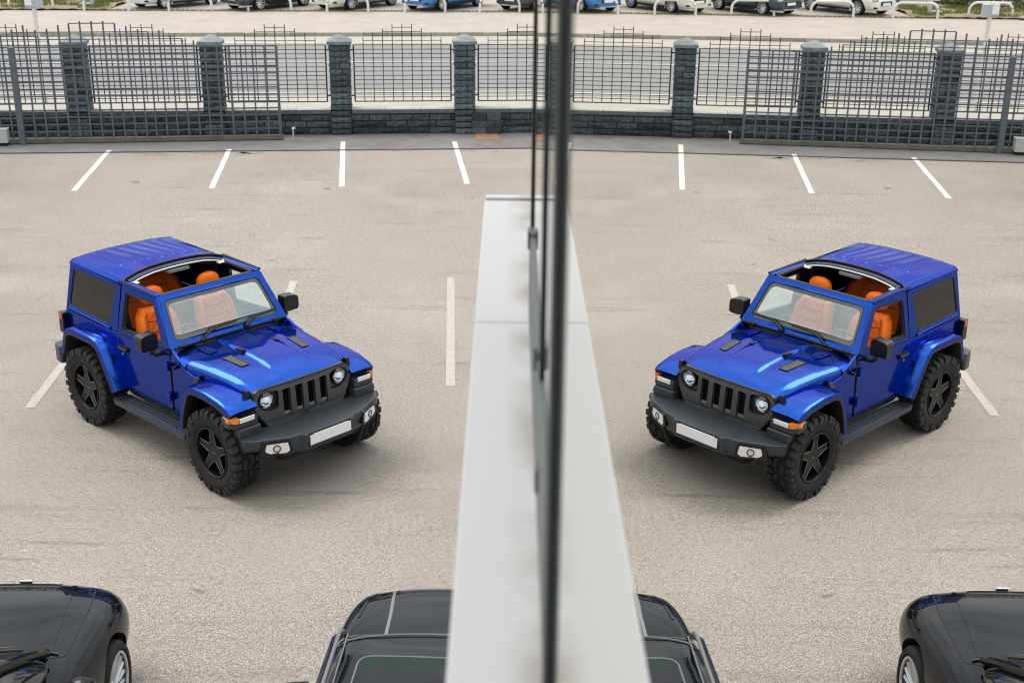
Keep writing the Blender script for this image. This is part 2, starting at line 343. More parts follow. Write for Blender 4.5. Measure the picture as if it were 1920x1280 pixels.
# channel drain
cd = MB()
cd.box((-34, -1.90, 0.002), (36, -1.80, .006), mtx=Wm())
dr = struct('channel_drain', cd, 'grate', smooth=False)
gm = MB(); gm.box((-.02, -.045, 0), (.02, .045, .006))
gme = mesh_of(gm, 'grate_bar', 'seal', smooth=False)
gb = MB()
for i in range(200):
    s_ = -8 + i * .075; gb.box((s_, -1.895, .006), (s_ + .035, -1.805, .011), mtx=Wm())
o = part('grate_bars', gb, 'seal', dr, smooth=False, kind='stuff')
# damp brown patches beside the drain
M['stain'] = mat('damp_stain', (.20, .16, .115), .9, noise=[(9, 5, .45, .62, (.36, .33, .30), .9)])
for i, (X, Y, a, b) in enumerate([(-7.9, 27.55, .45, .16), (-6.9, 27.75, .25, .12), (-6.25, 27.72, .5, .17), (-5.75, 27.78, .3, .1), (-2.5, 28.2, .35, .1), (-1.0, 28.35, .4, .1)]):
    rnd = random.Random(i); k = 22; pts = [(X + a * cos(2 * pi * j / k) * rnd.uniform(.7, 1.15), Y + b * sin(2 * pi * j / k) * rnd.uniform(.6, 1.2), .0042) for j in range(k)]
    q = MB(); q.add([(X, Y, .0042)] + pts, [(0, j + 1, (j + 1) % k + 1) for j in range(k)]); struct('damp_patch', q, 'stain', smooth=False)
# beyond the wall
sheet('near_pavement', -60, 60, .35, 5.6, .004, 'pave2')
sheet('road', -60, 60, 5.6, 19.1, .008, 'road')
sheet('far_gutter', -60, 60, 17.0, 19.1, .012, 'gutter')
def stripe(name, s0, s1, t0, t1, z, m): return sheet(name, s0, s1, t0, t1, z, m)
stripe('centre_line', -60, 60, 12.05, 12.2, .016, 'line')
stripe('edge_line', -60, 60, 17.05, 17.18, .020, 'lineyel')
stripe('edge_line', -60, 60, 16.7, 16.82, .016, 'lineyel')
stripe('near_edge_line', -60, 60, 6.0, 6.12, .016, 'lineyel')
sheet('far_pavement', -60, 60, 19.25, 27.0, .15, 'pave', depth=.14)
kb = thing('kerb', 'row of grey kerb stones along the far side of the road', 'kerb', Wp(-14, 19.1, 0), WA)
ks = MB(); ks.box((.005, 0, 0), (.905, .148, .155))
kme = mesh_of(ks, 'kerb_stone', 'kerb', smooth=False)
for i in range(26):
    o = part('kerb_stone', kme, None, kb, bevel=.015, loc=((i - 3) * .915, 0, 0))
sheet('far_lot', -60, 60, 27.0, 70, .155, 'lot')
# parking lines (unprojected ends)
def pline(a, b, wd, z, m='line'):
    a = Vector(a); b = Vector(b); d = (b - a).normalized(); n = Vector((-d.y, d.x)) * wd / 2
    g = MB(); k = 8; vs = []
    for i in range(k + 1):
        p = a + (b - a) * i / k; jit = random.uniform(-.004, .004); vs += [(p.x + n.x + jit, p.y + n.y, z), (p.x - n.x + jit, p.y - n.y, z)]
    g.add(vs, [(2 * i, 2 * i + 1, 2 * i + 3, 2 * i + 2) for i in range(k)])
    return struct('parking_line', g, m, smooth=False)
A1, B1 = Vector((-8.997, 27.92)), Vector((-8.553, 24.101))
for k in range(-2, 6):
    a = Vector((-6.342, 28.151)) + Vector((2.49, .42)) * k if k > 1 else [Vector((-11.6, 27.6)), A1, Vector((-6.342, 28.151)), Vector((-3.881, 29.103))][k + 2]
    b = [Vector((-11.2, 23.8)), B1, Vector((-5.908, 24.422)), Vector((-3.344, 24.654))][k + 2] if k < 2 else None
    if k == 2: a, b = Vector((-1.273, 29.219)), Vector((-.833, 24.98))
    if k > 2: a = Vector((-1.273 + 2.55 * (k - 2), 29.219 + .22 * (k - 2))); b = Vector((-.833 + 2.5 * (k - 2), 24.98 + .2 * (k - 2)))
    pline(a, b, .11, .0045 if k != 9 else .004)
pline((-.888, 18.70), (-.689, 14.27), .115, .0045, 'lineold')
pline((-5.60, 13.50), (-5.78, 16.6), .115, .0045, 'lineold')
pline((-3.30, 18.45), (-3.12, 14.1), .115, .0045, 'lineold')
pline((-8.1, 13.1), (-8.28, 17.2), .115, .0045, 'lineold')
# far side of the wall: rusty inspection cover in the tarmac
ic = MB(); ic.box((4.62, -.86, .001), (5.16, -.13, .012), mtx=Wm())
for i in range(6):
    for j in range(5): ic.box((4.66 + i * .08, -.80 + j * .13, .012), (4.71 + i * .08, -.74 + j * .13, .017), mtx=Wm())
tag(part('inspection_cover', ic, 'rust', smooth=False), 'rusty orange inspection cover set in the tarmac by the wall', 'manhole cover')

# ================================================================ WALL AND PILLARS
def block_mesh(wd, dp, ht, seed, m, nu=4, nv=2, amp=.032):
    rnd = random.Random(seed); mb = MB()
    us = frange(0, wd, nu); vs = frange(0, ht, nv)
    def f(u, v):
        e = min(u, wd - u, v, ht - v) < 1e-6
        return (u, -(0 if e else rnd.uniform(.25, 1) * amp), v)
    mb.grid(f, us, vs)
    mb.add([(0, 0, 0), (wd, 0, 0), (wd, dp, 0), (0, dp, 0), (0, 0, ht), (wd, 0, ht), (wd, dp, ht), (0, dp, ht)], [(4, 5, 6, 7), (1, 2, 6, 5), (0, 3, 7, 4), (2, 3, 7, 6)])
    return mesh_of(mb, 'stone_block', m, smooth=False)
PIL = [-16.1, -13.05, -10.08, -6.98, -4.005, -1.055, 1.92, 4.9, 7.9]
def s_of(X): return (X - W0.x) / cos(WA)
wall = thing('boundary_wall', 'low dark slate block wall with pale coping along the car park edge', 'wall', Wp(0, 0, 0), WA)
core = MB(); core.box((s_of(-17), .012, 0), (s_of(9), .33, .5)); part('wall_core', core, 'mortar', wall, smooth=False)
bl = {}
for wd in (.5, .7, .95):
    for sd_ in range(3): bl[(wd, sd_)] = block_mesh(wd - .02, .05, .140, sd_ + int(wd * 100), 'slated')
for row in range(3):
    x = s_of(-13.4) - row * .2
    while x < s_of(4.6):
        wd = random.choice((.5, .7, .95)); o = part('stone_block', bl[(wd, random.randrange(3))], None, wall)
        o.location = (x, random.uniform(-.006, .006), .012 + row * .162); x += wd
x = s_of(-17)
cs = MB(); cs.box((0, -.05, .5), (.89, .36, .60)); cs.m = [0] * 6
# coping: dark front face, pale top
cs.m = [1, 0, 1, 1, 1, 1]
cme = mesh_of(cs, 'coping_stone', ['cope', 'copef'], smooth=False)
for i in range(len(PIL) - 1):
    a, b = s_of(PIL[i]) + .245, s_of(PIL[i + 1]) - .245; n = 3
    for k in range(n):
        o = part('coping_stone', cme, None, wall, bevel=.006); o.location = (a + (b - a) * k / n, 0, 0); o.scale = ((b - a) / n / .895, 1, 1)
PLAB = ['slate pillar beyond the left edge of the railings', 'slate pillar farthest left, behind the gate motor box', 'stone pillar behind the sliding gate, nearer the gate post', 'stone pillar behind the right half of the sliding gate',
        'first stone pillar right of the sliding gate, pale pyramid cap', 'stone pillar directly left of the low buttress and orange cover', 'stone pillar past the end of the glazed building', 'stone pillar second past the glazed building', 'stone pillar at the right end of the wall']
pb = {}
for wd in (.24, .30, .18, .48):
    for k in range(3): pb[(wd, k)] = block_mesh(wd - .014, .06, .122, k + 31 + int(wd * 100), 'slate', amp=.03)
for i, X in enumerate(PIL):
    s0 = s_of(X); p = thing('stone_pillar', PLAB[i], 'pillar', Wp(s0, .15, 0), WA, 'stone pillars along the boundary wall')
    c = MB(); c.box((-.235, -.215, 0), (.235, .235, 2.1)); part('pillar_core', c, 'mortar', p, smooth=False)
    for row in range(11 if i in (0, 8) else 11):
        z = .60 + row * .1385 if row else .60
        combo = random.choice([(.24, .24), (.48,), (.30, .18), (.48,), (.48,), (.48,)])
        x = -.24
        for wd in combo:
            for rot in (0, 1, 2, 3) if 1 <= i <= 7 else (0,):
                o = part('stone_block', pb[(wd, random.randrange(3))], None, p)
                if rot == 0: o.location = (x + .002, -.24 + random.uniform(-.004, .006), z)
                elif rot == 1: o.location = (.24, x + .002, z); o.rotation_euler = (0, 0, pi / 2)
                elif rot == 2: o.location = (-.24, -x - .002, z); o.rotation_euler = (0, 0, -pi / 2)
                else: o.location = (-x - .002, .24, z); o.rotation_euler = (0, 0, pi)
            x += wd
    for row in range(4):
        o = part('stone_block', pb[(.48, random.randrange(3))], None, p); o.location = (-.239, -.245, .01 + row * .147)
    c = MB(); a = .285
    c.box((-a, -a, 2.12), (a, a, 2.20))
    c.add([(-a, -a, 2.20), (a, -a, 2.20), (a, a, 2.20), (-a, a, 2.20), (-.05, -.05, 2.335), (.05, -.05, 2.335), (.05, .05, 2.335), (-.05, .05, 2.335)], [(0, 1, 5, 4), (1, 2, 6, 5), (2, 3, 7, 6), (3, 0, 4, 7), (4, 5, 6, 7)])
    part('pillar_cap', c, 'cap', p, bevel=.012)
# buttress
bt = thing('block_buttress', 'low square stack of dark blocks built against the wall beside the pillar', 'buttress', Wp(s_of(-.54), -.16, 0), WA)
for row in range(3):
    for k in range(2 if row != 1 else 1):
        wd = .35 if row != 1 else .7
        m_ = block_mesh(wd - .01, .18, .158, 90 + row * 2 + k, 'slated', amp=.012); o = part('stone_block', m_, None, bt); o.location = (-.35 + k * .35, 0, .005 + row * .168)
# railings
def bar(name, a, b, wd, m, parent, dp=None):
    a = Vector(a); b = Vector(b); dp = dp or wd
    mb = MB(); d = b - a
    if abs(d.z) > abs(d.x): mb.box((a.x - wd / 2, a.y - dp / 2, a.z), (a.x + wd / 2, a.y + dp / 2, b.z))
    else: mb.box((a.x, a.y - dp / 2, a.z - wd / 2), (b.x, a.y + dp / 2, a.z + wd / 2))
    return part(name, mb, m, parent, smooth=False)
RLAB = ['railing panel beyond the left end of the gate', 'railing panel farthest left behind the gate post', 'railing panel behind the sliding gate between its two pillars', 'stepped railing panel half covered by the end of the sliding gate',
        'stepped black railing panel between the two fully clear pillars', 'stepped railing panel above the buttress beside the window mullion', 'railing panel just past the glazed building', 'railing panel at the far right of the wall']
for i in range(len(PIL) - 1):
    a, b = s_of(PIL[i]) + .33, s_of(PIL[i + 1]) - .33; Wd = b - a; st = Wd / 10
    p = thing('railing_panel', RLAB[i], 'railing', Wp(a, .15, 0), WA, 'stepped iron railing panels on the wall')
    tops = {0: 2.09, 10: 2.09, 1: 2.26, 9: 2.26, 2: 2.37, 8: 2.37, 3: 2.47, 7: 2.47, 4: 2.57, 5: 2.57, 6: 2.57}
    for k in range(11):
        bar('upright', (k * st, 0, .76), (k * st, 0, tops[k]), .034 if k in (0, 10) else .019, 'iron', p)
    for k in range(14):
        bar('crossbar', (0, .012, .76 + k * .1023), (Wd, .012, .76 + k * .1023), .026 if k == 0 else .016, 'iron', p, dp=.012)
    for q, (e, z) in enumerate([(1, 2.19), (2, 2.295), (3, 2.395), (4, 2.495)]):
        bar('crossbar', (e * st, .012, z), ((10 - e) * st, .012, z), .014, 'iron', p, dp=.01)
    for e in (0, Wd):
        for z in (.9, 1.98):
            sg = -1 if e == 0 else 1
            bar('bracket', (min(e, e + sg * .08), 0, z), (max(e, e + sg * .08), 0, z), .03, 'iron', p)
# sliding gate
GA = R(7.4); G0 = Vector((-11.14, 28.53))
gt = thing('sliding_gate', 'grey steel lattice sliding gate with stepped top in front of the wall', 'gate', (G0.x, G0.y, 0), GA)
def gs(X): return (X + 11.14) / cos(GA)
GX = [-13.35 + .25 * i for i in range(9)] + [-11.1, -10.85, -10.6, -10.35, -10.1, -9.87, -9.63, -9.38, -9.13, -8.88, -8.64, -8.39, -8.17, -7.93, -7.69, -7.44, -7.19, -6.95, -6.69, -6.16, -5.90, -5.63]
GH = [2.74, 2.69, 2.63, 2.56, 2.5, 2.45, 2.4, 2.35, 2.45, 2.57, 2.66, 2.55, 2.58, 2.66, 2.69, 2.74, 2.74, 2.74, 2.69, 2.63, 2.56, 2.5, 2.53, 2.44, 2.35, 2.3, 2.2, 2.17, 2.17, 2.17, 2.17]
for X, h in zip(GX, GH): bar('upright', (gs(X), 0, .1), (gs(X), 0, h), .034, 'gate', gt)
for X, wd in ((-6.42, .05), (-5.36, .06)): bar('end_post' if wd > .055 else 'stile', (gs(X), 0, .1), (gs(X), 0, 2.19), wd, 'gate', gt)
zr = [2.17, 2.02, 1.87, 1.55, 1.39, 1.23, 1.07, .91, .75, .59, .43, .27]
for z in zr: bar('crossbar', (gs(-13.4), .02, z), (gs(-5.36), .02, z), .032, 'gate', gt, dp=.012)
bar('middle_rail', (gs(-13.4), .02, 1.71), (gs(-5.36), .02, 1.71), .05, 'gate', gt, dp=.03)
bar('crossbar', (gs(-9.87), .02, 2.69), (gs(-8.88), .02, 2.69), .022, 'gate', gt, dp=.012)
bar('crossbar', (gs(-11.1), .02, 2.5), (gs(-8.17), .02, 2.5), .022, 'gate', gt, dp=.012)
bar('crossbar', (gs(-13.3), .02, 2.34), (gs(-7.44), .02, 2.34), .022, 'gate', gt, dp=.012)
bb = MB(); bb.box((gs(-13.4), -.05, .015), (gs(-5.30), .06, .12)); part('bottom_beam', bb, 'beam', gt, bevel=.006)
gp = MB(); gp.box((-.065, -.13, 0), (.065, -.03, 2.17)); gp.box((-.08, -.145, 2.17), (.08, -.015, 2.18))
o = part('gate_post', gp, 'gate', bevel=.006); o.location = (G0.x, G0.y, 0); o.rotation_euler = (0, 0, GA)
tag(o, 'thick square steel guide post in front of the sliding gate at left', 'post')
gbx = thing('gate_motor_box', 'pale grey gate motor box standing on the ground at the far left', 'motor box', (-11.58, 28.36, 0), GA)
q = MB(); q.box((-.17, -.13, .07), (.17, .13, .37)); part('housing', q, 'greybox', gbx, bevel=.015)
q = MB(); q.box((-.13, -.10, 0), (.13, .10, .07)); part('base_plate', q, 'blackpl', gbx)
q = MB(); q.box((-.175, -.135, .37), (.175, .135, .385)); part('lid', q, 'greybox', gbx, bevel=.004)
# broken pipe stub with rust stain
ps = thing('pipe_stub', 'short rusty pipe stub with pale top at the gate end', 'pipe', (-5.08, 29.35, 0), 0)
q = MB(); q.tube([(0, 0, 0), (0, 0, .2), (.01, 0, .27)], .018, 8); part('pipe', q, 'galv', ps)
q = MB(); q.tube([(-.02, 0, .24), (.05, 0, .27)], .028, 7); part('pipe_cap', q, 'lineyel', ps)
q = MB(); q.box((-.08, -.05, .003), (.16, .05, .010)); part('foot_plate', q, 'rust', ps)
# pole with camera box beyond the wall
pc = thing('camera_pole', 'white pole with a pale grey camera box on top beyond the gate', 'pole', (-12.55, 34.0, 0), .1)
q = MB(); q.tube([(0, 0, 0), (0, 0, 2.55)], .06, 10); part('pole', q, 'whitesteel', pc)
q = MB(); q.box((-.21, -.1, 2.5), (.21, .12, 2.82)); part('box_housing', q, 'galv', pc, bevel=.02)
q = MB(); q.box((-.19, -.115, 2.56), (-.02, -.102, 2.78)); part('front_panel', q, 'white', pc)
q = MB(); q.box((-.09, -.06, 2.82), (.03, .06, 2.87)); part('top_cap', q, 'white', pc, bevel=.01)

# ================================================================ HOOP BARRIERS
HB = [(-20.9, 56.3), (-17.5, 55.94), (-13.92, 56.15), (-10.5, 56.36), (-7.07, 56.22), (-3.71, 56.52), (-.43, 56.8), (2.9, 57.1), (6.3, 57.4)]
HW = [1.85, 1.9, 1.83, 1.85, 1.78, 1.76, 1.75, 1.75, 1.75]
HL_ = ['hoop barrier at the far left, on the grass verge', 'hoop barrier in front of the far left white car', 'hoop barrier in front of the dark teal car', 'hoop barrier between the teal car and the second white car',
       'hoop barrier right of the second white car wheel', 'hoop barrier in front of the bright blue car', 'hoop barrier at the dark grey car, beside the mullion', 'hoop barrier past the building corner', 'hoop barrier farthest right']
hoop = None
for i, (X, Y) in enumerate(HB):
    if not hoop:
        hoop = thing('hoop_barrier', HL_[0], 'barrier', (X, Y, .15), WA, 'white hoop barriers along the far pavement')
        q = MB(); pth = [(-.9, 0, 0), (-.9, 0, .3)] + [(-.9 + .32 * (1 - cos(a)), 0, .3 + .36 * sin(a)) for a in frange(.2, pi / 2, 5)]
        pth += [(-x, y, z) for x, y, z in pth[::-1]]
        q.tube(pth, .055, 8); part('hoop', q, 'whitesteel', hoop)
        for s in (-1, 1):
            q = MB(); q.revolve([(.0, .012), (.075, .01), (.08, 0)], (s * .9, 0, 0), 'z', 12); part('foot_ring', q, 'kerb', hoop)
        h = hoop
    else: h = copy_tree(hoop)
    h.location = (X, Y, .15); h['label'] = HL_[i]; h.scale = (HW[i] / 1.8, 1, 1)

# ================================================================ GENERIC CAR (loft)
def body_mb(st, seg=5):
    """st rows: x, half width sill, half width max, half width shoulder, z bottom, z belt, z top centre"""
    mb = MB(); k = None
    rings = []
    for (x, ws, wm, wt, zb, zl, zt) in st:
        prof = [(0, zb), (ws * .8, zb), (ws, zb + .04), (wm, lerp(zb, zl, .45)), (wm * .995, lerp(zb, zl, .8)), (wt, zl), (wt * .93, lerp(zl, zt, .45)), (wt * .6, lerp(zl, zt, .85)), (wt * .3, lerp(zl, zt, .97)), (0, zt)]
        ring = [(x, y, z) for y, z in prof] + [(x, -y, z) for y, z in prof[-2:0:-1]]; rings.append(ring)
    n = len(rings[0]); vs = [v for r in rings for v in r]
    fs = [(i * n + j, i * n + (j + 1) % n, (i + 1) * n + (j + 1) % n, (i + 1) * n + j) for i in range(len(rings) - 1) for j in range(n)]
    fs += [tuple(range(n)), tuple((len(rings) - 1) * n + j for j in range(n))[::-1]]
    return mb.add(vs, fs)
def bvh_of(o):
    dg = bpy.context.evaluated_depsgraph_get(); e = o.evaluated_get(dg); me = e.to_mesh()
    b = BVHTree.FromPolygons([v.co.copy() for v in me.vertices], [tuple(p.vertices) for p in me.polygons]); e.to_mesh_clear(); return b
def ribbon(bvhs, pts, wd, lift=.002, m='seal', name='panel_gap', parent=None, sub=6, axis='z', side=1, thick=.003):
    P = []
    for i in range(len(pts) - 1):
        for j in range(sub): t = j / sub; P.append(tuple(lerp(pts[i][k], pts[i + 1][k], t) for k in range(2)))
    P.append(tuple(pts[-1][:2])); Q = []
    for (a, b) in P:
        if axis == 'z': o, d = Vector((a, b, 4)), Vector((0, 0, -1))
        else: o, d = Vector((a, side * 4, b)), Vector((0, -side, 0))
        best = None
        for bv in (bvhs if isinstance(bvhs, list) else [bvhs]):
            h = bv.ray_cast(o, d)
            if h[0] is not None and (best is None or h[3] < best[3]): best = h
        if best: Q.append((best[0], best[1] if best[1].dot(d) < 0 else -best[1]))
    if len(Q) < 2: return None
    mb = MB(); vs = []
    for i, (p, n) in enumerate(Q):
        t = (Q[min(i + 1, len(Q) - 1)][0] - Q[max(i - 1, 0)][0]).normalized(); b = n.cross(t).normalized() * wd / 2
        vs += [p + b + n * lift, p - b + n * lift, p - b - n * thick, p + b - n * thick]
    fs = []
    for i in range(len(Q) - 1):
        for j in range(4): fs.append((4 * i + j, 4 * i + (j + 1) % 4, 4 * i + 4 + (j + 1) % 4, 4 * i + 4 + j))
    mb.add(vs, fs); return part(name, mb, m, parent)
def road_wheel(parent, x, y, r, side, wd=.22, style='multi', rimr=.7):
    """centre at (x, y, r); side = +1 left, -1 right"""
    wl = bpy.data.objects.new('wheel', None); C.objects.link(wl); wl.parent = parent; wl.location = (x, y, r)
    s = side; h = wd / 2
    t = MB(); ri = r * rimr
    t.revolve([(ri, -h * .8), (ri + .02, -h), (r * .93, -h), (r, -h * .75), (r, h * .75), (r * .93, h), (ri + .02, h), (ri, h * .8)], (0, 0, 0), 'y', 40, closed=True)
    part('tyre', t, 'tyre', wl)
    q = MB(); q.revolve([(ri, h * .8 * s), (ri - .012, h * .86 * s), (ri - .03, h * .5 * s), (ri - .045, -h * .6 * s), (.02, -h * .6 * s)], (0, 0, 0), 'y', 40, mi=1)
    q.revolve([(ri + .004, h * .82 * s), (ri + .002, h * .95 * s), (ri - .012, h * .93 * s), (ri - .016, h * .7 * s)], (0, 0, 0), 'y', 40)
    q.revolve([(.0, h * .62 * s), (.05, h * .6 * s), (.065, h * .35 * s), (.07, -h * .3 * s)], (0, 0, 0), 'y', 20)
    nsp = {'multi': 20, 'ten': 10}[style]
    for k in range(nsp):
        a0 = 2 * pi * k / nsp
        tw = .16 if style == 'multi' else .05
        w0, w1 = (.0085, .0125) if style == 'multi' else (.026, .03)
        pts = []
        for (rr, aa, ww) in ((.04, a0, w0), (ri * .55, a0 + tw * .6, w0 * .9), (ri - .015, a0 + tw * 1.6, w1)):
            c_ = Vector((rr * cos(aa), 0, rr * sin(aa))); tn = Vector((-sin(aa), 0, cos(aa)))
            hh = h * (.55 + .25 * rr / ri)
            pts += [c_ - tn * ww + Vector((0, s * hh, 0)), c_ + tn * ww + Vector((0, s * (hh - .012), 0)), c_ + tn * ww * .6 + Vector((0, s * (hh - .05), 0)), c_ - tn * ww * .6 + Vector((0, s * (hh - .05), 0))]
        q.add(pts, [(0, 1, 5, 4), (1, 2, 6, 5), (2, 3, 7, 6), (3, 0, 4, 7), (4, 5, 9, 8), (5, 6, 10, 9), (6, 7, 11, 10), (7, 4, 8, 11)])
    part('rim', q, ['alu', 'rimedge'], wl)
    return wl
def generic_car(name, label, cat, loc, rz, paint, spec, group=None, detail=True):
    """x forward, origin under the front axle"""
    c = thing(name, label, cat, loc, rz, group)
    st = spec['st']; r = spec['r']; wb = spec['wb']; tw = spec['tw']
    b = part('body', body_mb(st), paint, c, sub=2)
    cut = MB()
    for x in (0, -wb):
        for s in (-1, 1): cut.revolve([(0, -.17), (r + .055, -.17), (r + .055, .2), (0, .2)], (x, s * (tw + .02), r), 'y', 32)
    cutter = mesh_of(cut, 'arch_cut', 'blackmatt', smooth=False)
    co = bpy.data.objects.new('arch_cut', cutter); C.objects.link(co); co.parent = c
    co.hide_render = True; bm_ = b.modifiers.new('arch', 'BOOLEAN'); bm_.object = co; bm_.operation = 'DIFFERENCE'; bm_.solver = 'EXACT'
    try: bm_.material_mode = 'TRANSFER'
    except Exception: pass
    bpy.context.view_layer.update()
    dg = bpy.context.evaluated_depsgraph_get(); me2 = bpy.data.meshes.new_from_object(b.evaluated_get(dg)); b.modifiers.clear(); b.data = me2
    bpy.data.objects.remove(co)
    for p in me2.polygons: p.use_smooth = True
    try: me2.set_sharp_from_angle(angle=R(40))
    except Exception: pass
    for x in (0, -wb):
        for s in (-1, 1): road_wheel(c, x, s * tw, r, s, spec.get('ww', .22), spec.get('style', 'ten'), spec.get('rimr', .7))
    # greenhouse
    g = MB(); rings = []
    for (x, wb_, wt_, zb, zt) in spec['gh']:
        prof = [(0, zb), (wb_, zb), (lerp(wb_, wt_, .5), lerp(zb, zt, .55)), (wt_, zt - .035), (wt_ * .8, zt - .008), (0, zt)]
        rings.append([(x, y, z) for y, z in prof] + [(x, -y, z) for y, z in prof[-2:0:-1]])
    n = len(rings[0]); vs = [v for q in rings for v in q]
    fs = [(i * n + j, i * n + (j + 1) % n, (i + 1) * n + (j + 1) % n, (i + 1) * n + j) for i in range(len(rings) - 1) for j in range(n)] + [tuple(range(n)), tuple((len(rings) - 1) * n + j for j in range(n))[::-1]]
    g.add(vs, fs); gh = part('cabin_glass', g, 'darkglass', c, sub=2)
    bpy.context.view_layer.update()
    return c, b, gh
def roof_panel(c, gh, x0, x1, yw, paint, lift=.006, th=.02, name='roof', curve=.0):
    bv = bvh_of(gh); mb = MB(); us = frange(x0, x1, 14); vs = frange(-1, 1, 16)
    def f(u, v, dz):
        y = v * yw(u); uu = u + curve * v * v
        h = bv.ray_cast(Vector((uu, y, 4)), Vector((0, 0, -1))); z = h[0].z if h[0] else 1.0
        return (uu, y, z + dz - (.006 if abs(v) == 1 else 0))
    mb.grid(lambda u, v: f(u, v, lift), us, vs); mb.grid(lambda u, v: f(u, v, lift - th), us, vs)
    return part(name, mb, paint, c)
def car_mirror(c, x, y, z, s, m='blackpl'):
    q = MB(); q.box((-.09, -.10, -.07), (.08, .10, .07)); o = part('wing_mirror', q, m, c, sub=2, loc=(x, y + s * .1, z))
    q = MB(); q.tube([(0, 0, 0), (0, -s * .13, -.03)], .02, 6); part('mirror_arm', q, 'blackpl', o, loc=(0, -s * .05, -.03))
SUV = dict(r=.35, wb=2.7, tw=.80, ww=.23, style='ten', rimr=.72, st=[
    (.88, .55, .62, .55, .32, .60, .66), (.84, .66, .76, .70, .24, .68, .80), (.70, .76, .88, .80, .22, .80, .90), (.35, .82, .93, .84, .22, .92, .99), (-.3, .84, .935, .86, .22, .98, 1.06),
    (-.75, .84, .935, .88, .22, 1.02, 1.10), (-1.6, .85, .935, .88, .22, 1.04, 1.09), (-2.7, .85, .935, .88, .22, 1.06, 1.12), (-3.4, .82, .90, .85, .26, 1.05, 1.12), (-3.62, .74, .84, .78, .36, .98, 1.02), (-3.68, .60, .68, .60, .45, .86, .92)],
    gh=[(-.62, .76, .66, 1.0, 1.06), (-1.0, .80, .64, 1.03, 1.34), (-1.35, .82, .62, 1.04, 1.58), (-1.7, .82, .62, 1.05, 1.64), (-2.6, .82, .62, 1.06, 1.65), (-3.1, .80, .60, 1.06, 1.60), (-3.45, .76, .58, 1.05, 1.36), (-3.6, .72, .60, 1.02, 1.10)])
def far_details(c, body, gh, spec, paint):
    bv = bvh_of(body)
    q = MB(); q.box((.80, -.38, .44), (.895, .38, .64)); part('grille', q, 'blackpl', c, bevel=.03)
    for s in (-1, 1):
        q = MB(); q.box((.60, min(s * .50, s * .80), .64), (.86, max(s * .50, s * .80), .74)); part('headlight', q, 'lampb', c, bevel=.02)
        q = MB(); q.box((.72, min(s * .48, s * .74), .33), (.865, max(s * .48, s * .74), .42)); part('lower_intake', q, 'blackpl', c, bevel=.02)
        q = MB(); q.box((-2.25, min(s * .84, s * .945), .215), (-.45, max(s * .84, s * .945), .30)); part('sill_trim', q, 'blackpl', c, bevel=.01)
        ribbon(bv, [(-.70, 1.0), (-.72, .35), (-1.75, .35), (-1.78, 1.0)], .012, m='seal', parent=c, axis='y', side=s)
        car_mirror(c, -.95, s * .90, 1.12, s)
    q = MB(); q.box((.80, -.45, .25), (.885, .45, .29)); part('splitter', q, 'galv', c, bevel=.01)
    q = MB(); q.box((.885, -.26, .46), (.905, .26, .57)); part('number_plate', q, 'white', c)
    roof_panel(c, gh, -3.0, -1.35, lambda u: .56, paint)
M['teal'] = mat('dark_teal_paint', (.02, .05, .065), .25, .3, 1)
M['carwhite'] = mat('white_car_paint', (.72, .74, .74), .25, 0, 1)
M['limewhite'] = mat('pale_lime_white_paint', (.74, .78, .66), .25, 0, 1)
M['skyblue'] = mat('bright_blue_paint', (.03, .22, .58), .28, .3, 1)
M['greycar'] = mat('dark_grey_paint', (.045, .05, .055), .28, .3, 1)
c, b, gh = generic_car('parked_car', 'white parked crossover at the left end of the far row', 'car', (-15.9, 57.4, .15), R(234), 'carwhite', SUV, 'cars parked at an angle beyond the road')
far_details(c, b, gh, SUV, 'carwhite')
for (X, Y, a, p, lab) in [(-11.65, 57.1, 234, 'teal', 'dark teal parked crossover second from the left in the far row'), (-7.7, 57.6, 234, 'limewhite', 'pale white parked car between the teal car and the bright blue car'),
                          (-3.7, 57.6, 235, 'skyblue', 'bright blue parked car in the far row'), (.50, 57.9, 235, 'greycar', 'dark grey parked car right of the bright blue one, behind the mullion'),
                          (4.6, 58.2, 235, 'carwhite', 'white parked car past the end of the glazed building')]:
    k = copy_tree(c); k.location = (X, Y, .15); k.rotation_euler = (0, 0, R(a)); k['label'] = lab
    for ch in k.children:
        if ch.name.split('.')[0] in ('body', 'roof'):
            for sl in ch.material_slots:
                if sl.material == M['carwhite']: sl.link = 'OBJECT'; sl.material = M[p]

# ================================================================ VERGE AND VEGETATION
g = MB()
def verge(u, v): return (u, v + (u + 30) * .05, .16 + .12 * (.5 + .5 * sin(u * 1.7) * sin(v * 2.1)) + .02 * sin(u * 9) * sin(v * 7))
g.grid(verge, frange(-34, -17.6, 60), frange(55.4, 60.5, 30)); struct('verge', g, 'soil')
def blades(name, area, n, hmin, hmax, wd, m, seed, zf):
    rnd = random.Random(seed); mb = MB()
    for i in range(n):
        x, y = area(rnd); z = zf(x, y); h = rnd.uniform(hmin, hmax); a = rnd.uniform(0, pi); dx, dy = cos(a) * wd, sin(a) * wd; l = rnd.uniform(-.5, .5) * h; l2 = rnd.uniform(-.5, .5) * h
        mb.add([(x - dx, y - dy, z), (x + dx, y + dy, z), (x + l, y + l2, z + h)], [(0, 1, 2)])
    return part(name, mb, m, smooth=False, kind='stuff')
def area1(r): 
    while True:
        x = r.uniform(-33, -17.8); y = 55.6 + (x + 30) * .05 + r.uniform(0, 4.6)
        if sin(x * 2.3) + sin(y * 3.1 + x) > -.4: return x, y
o = blades('grass', area1, 9000, .06, .22, .02, 'grass', 3, lambda x, y: .24); tag(o, 'rough grass on the verge beyond the road at left', 'grass')
def area2(r): x = r.uniform(-18.5, 7); return x, 55.95 + (x + 17) * .052 + abs(r.gauss(0, .2))
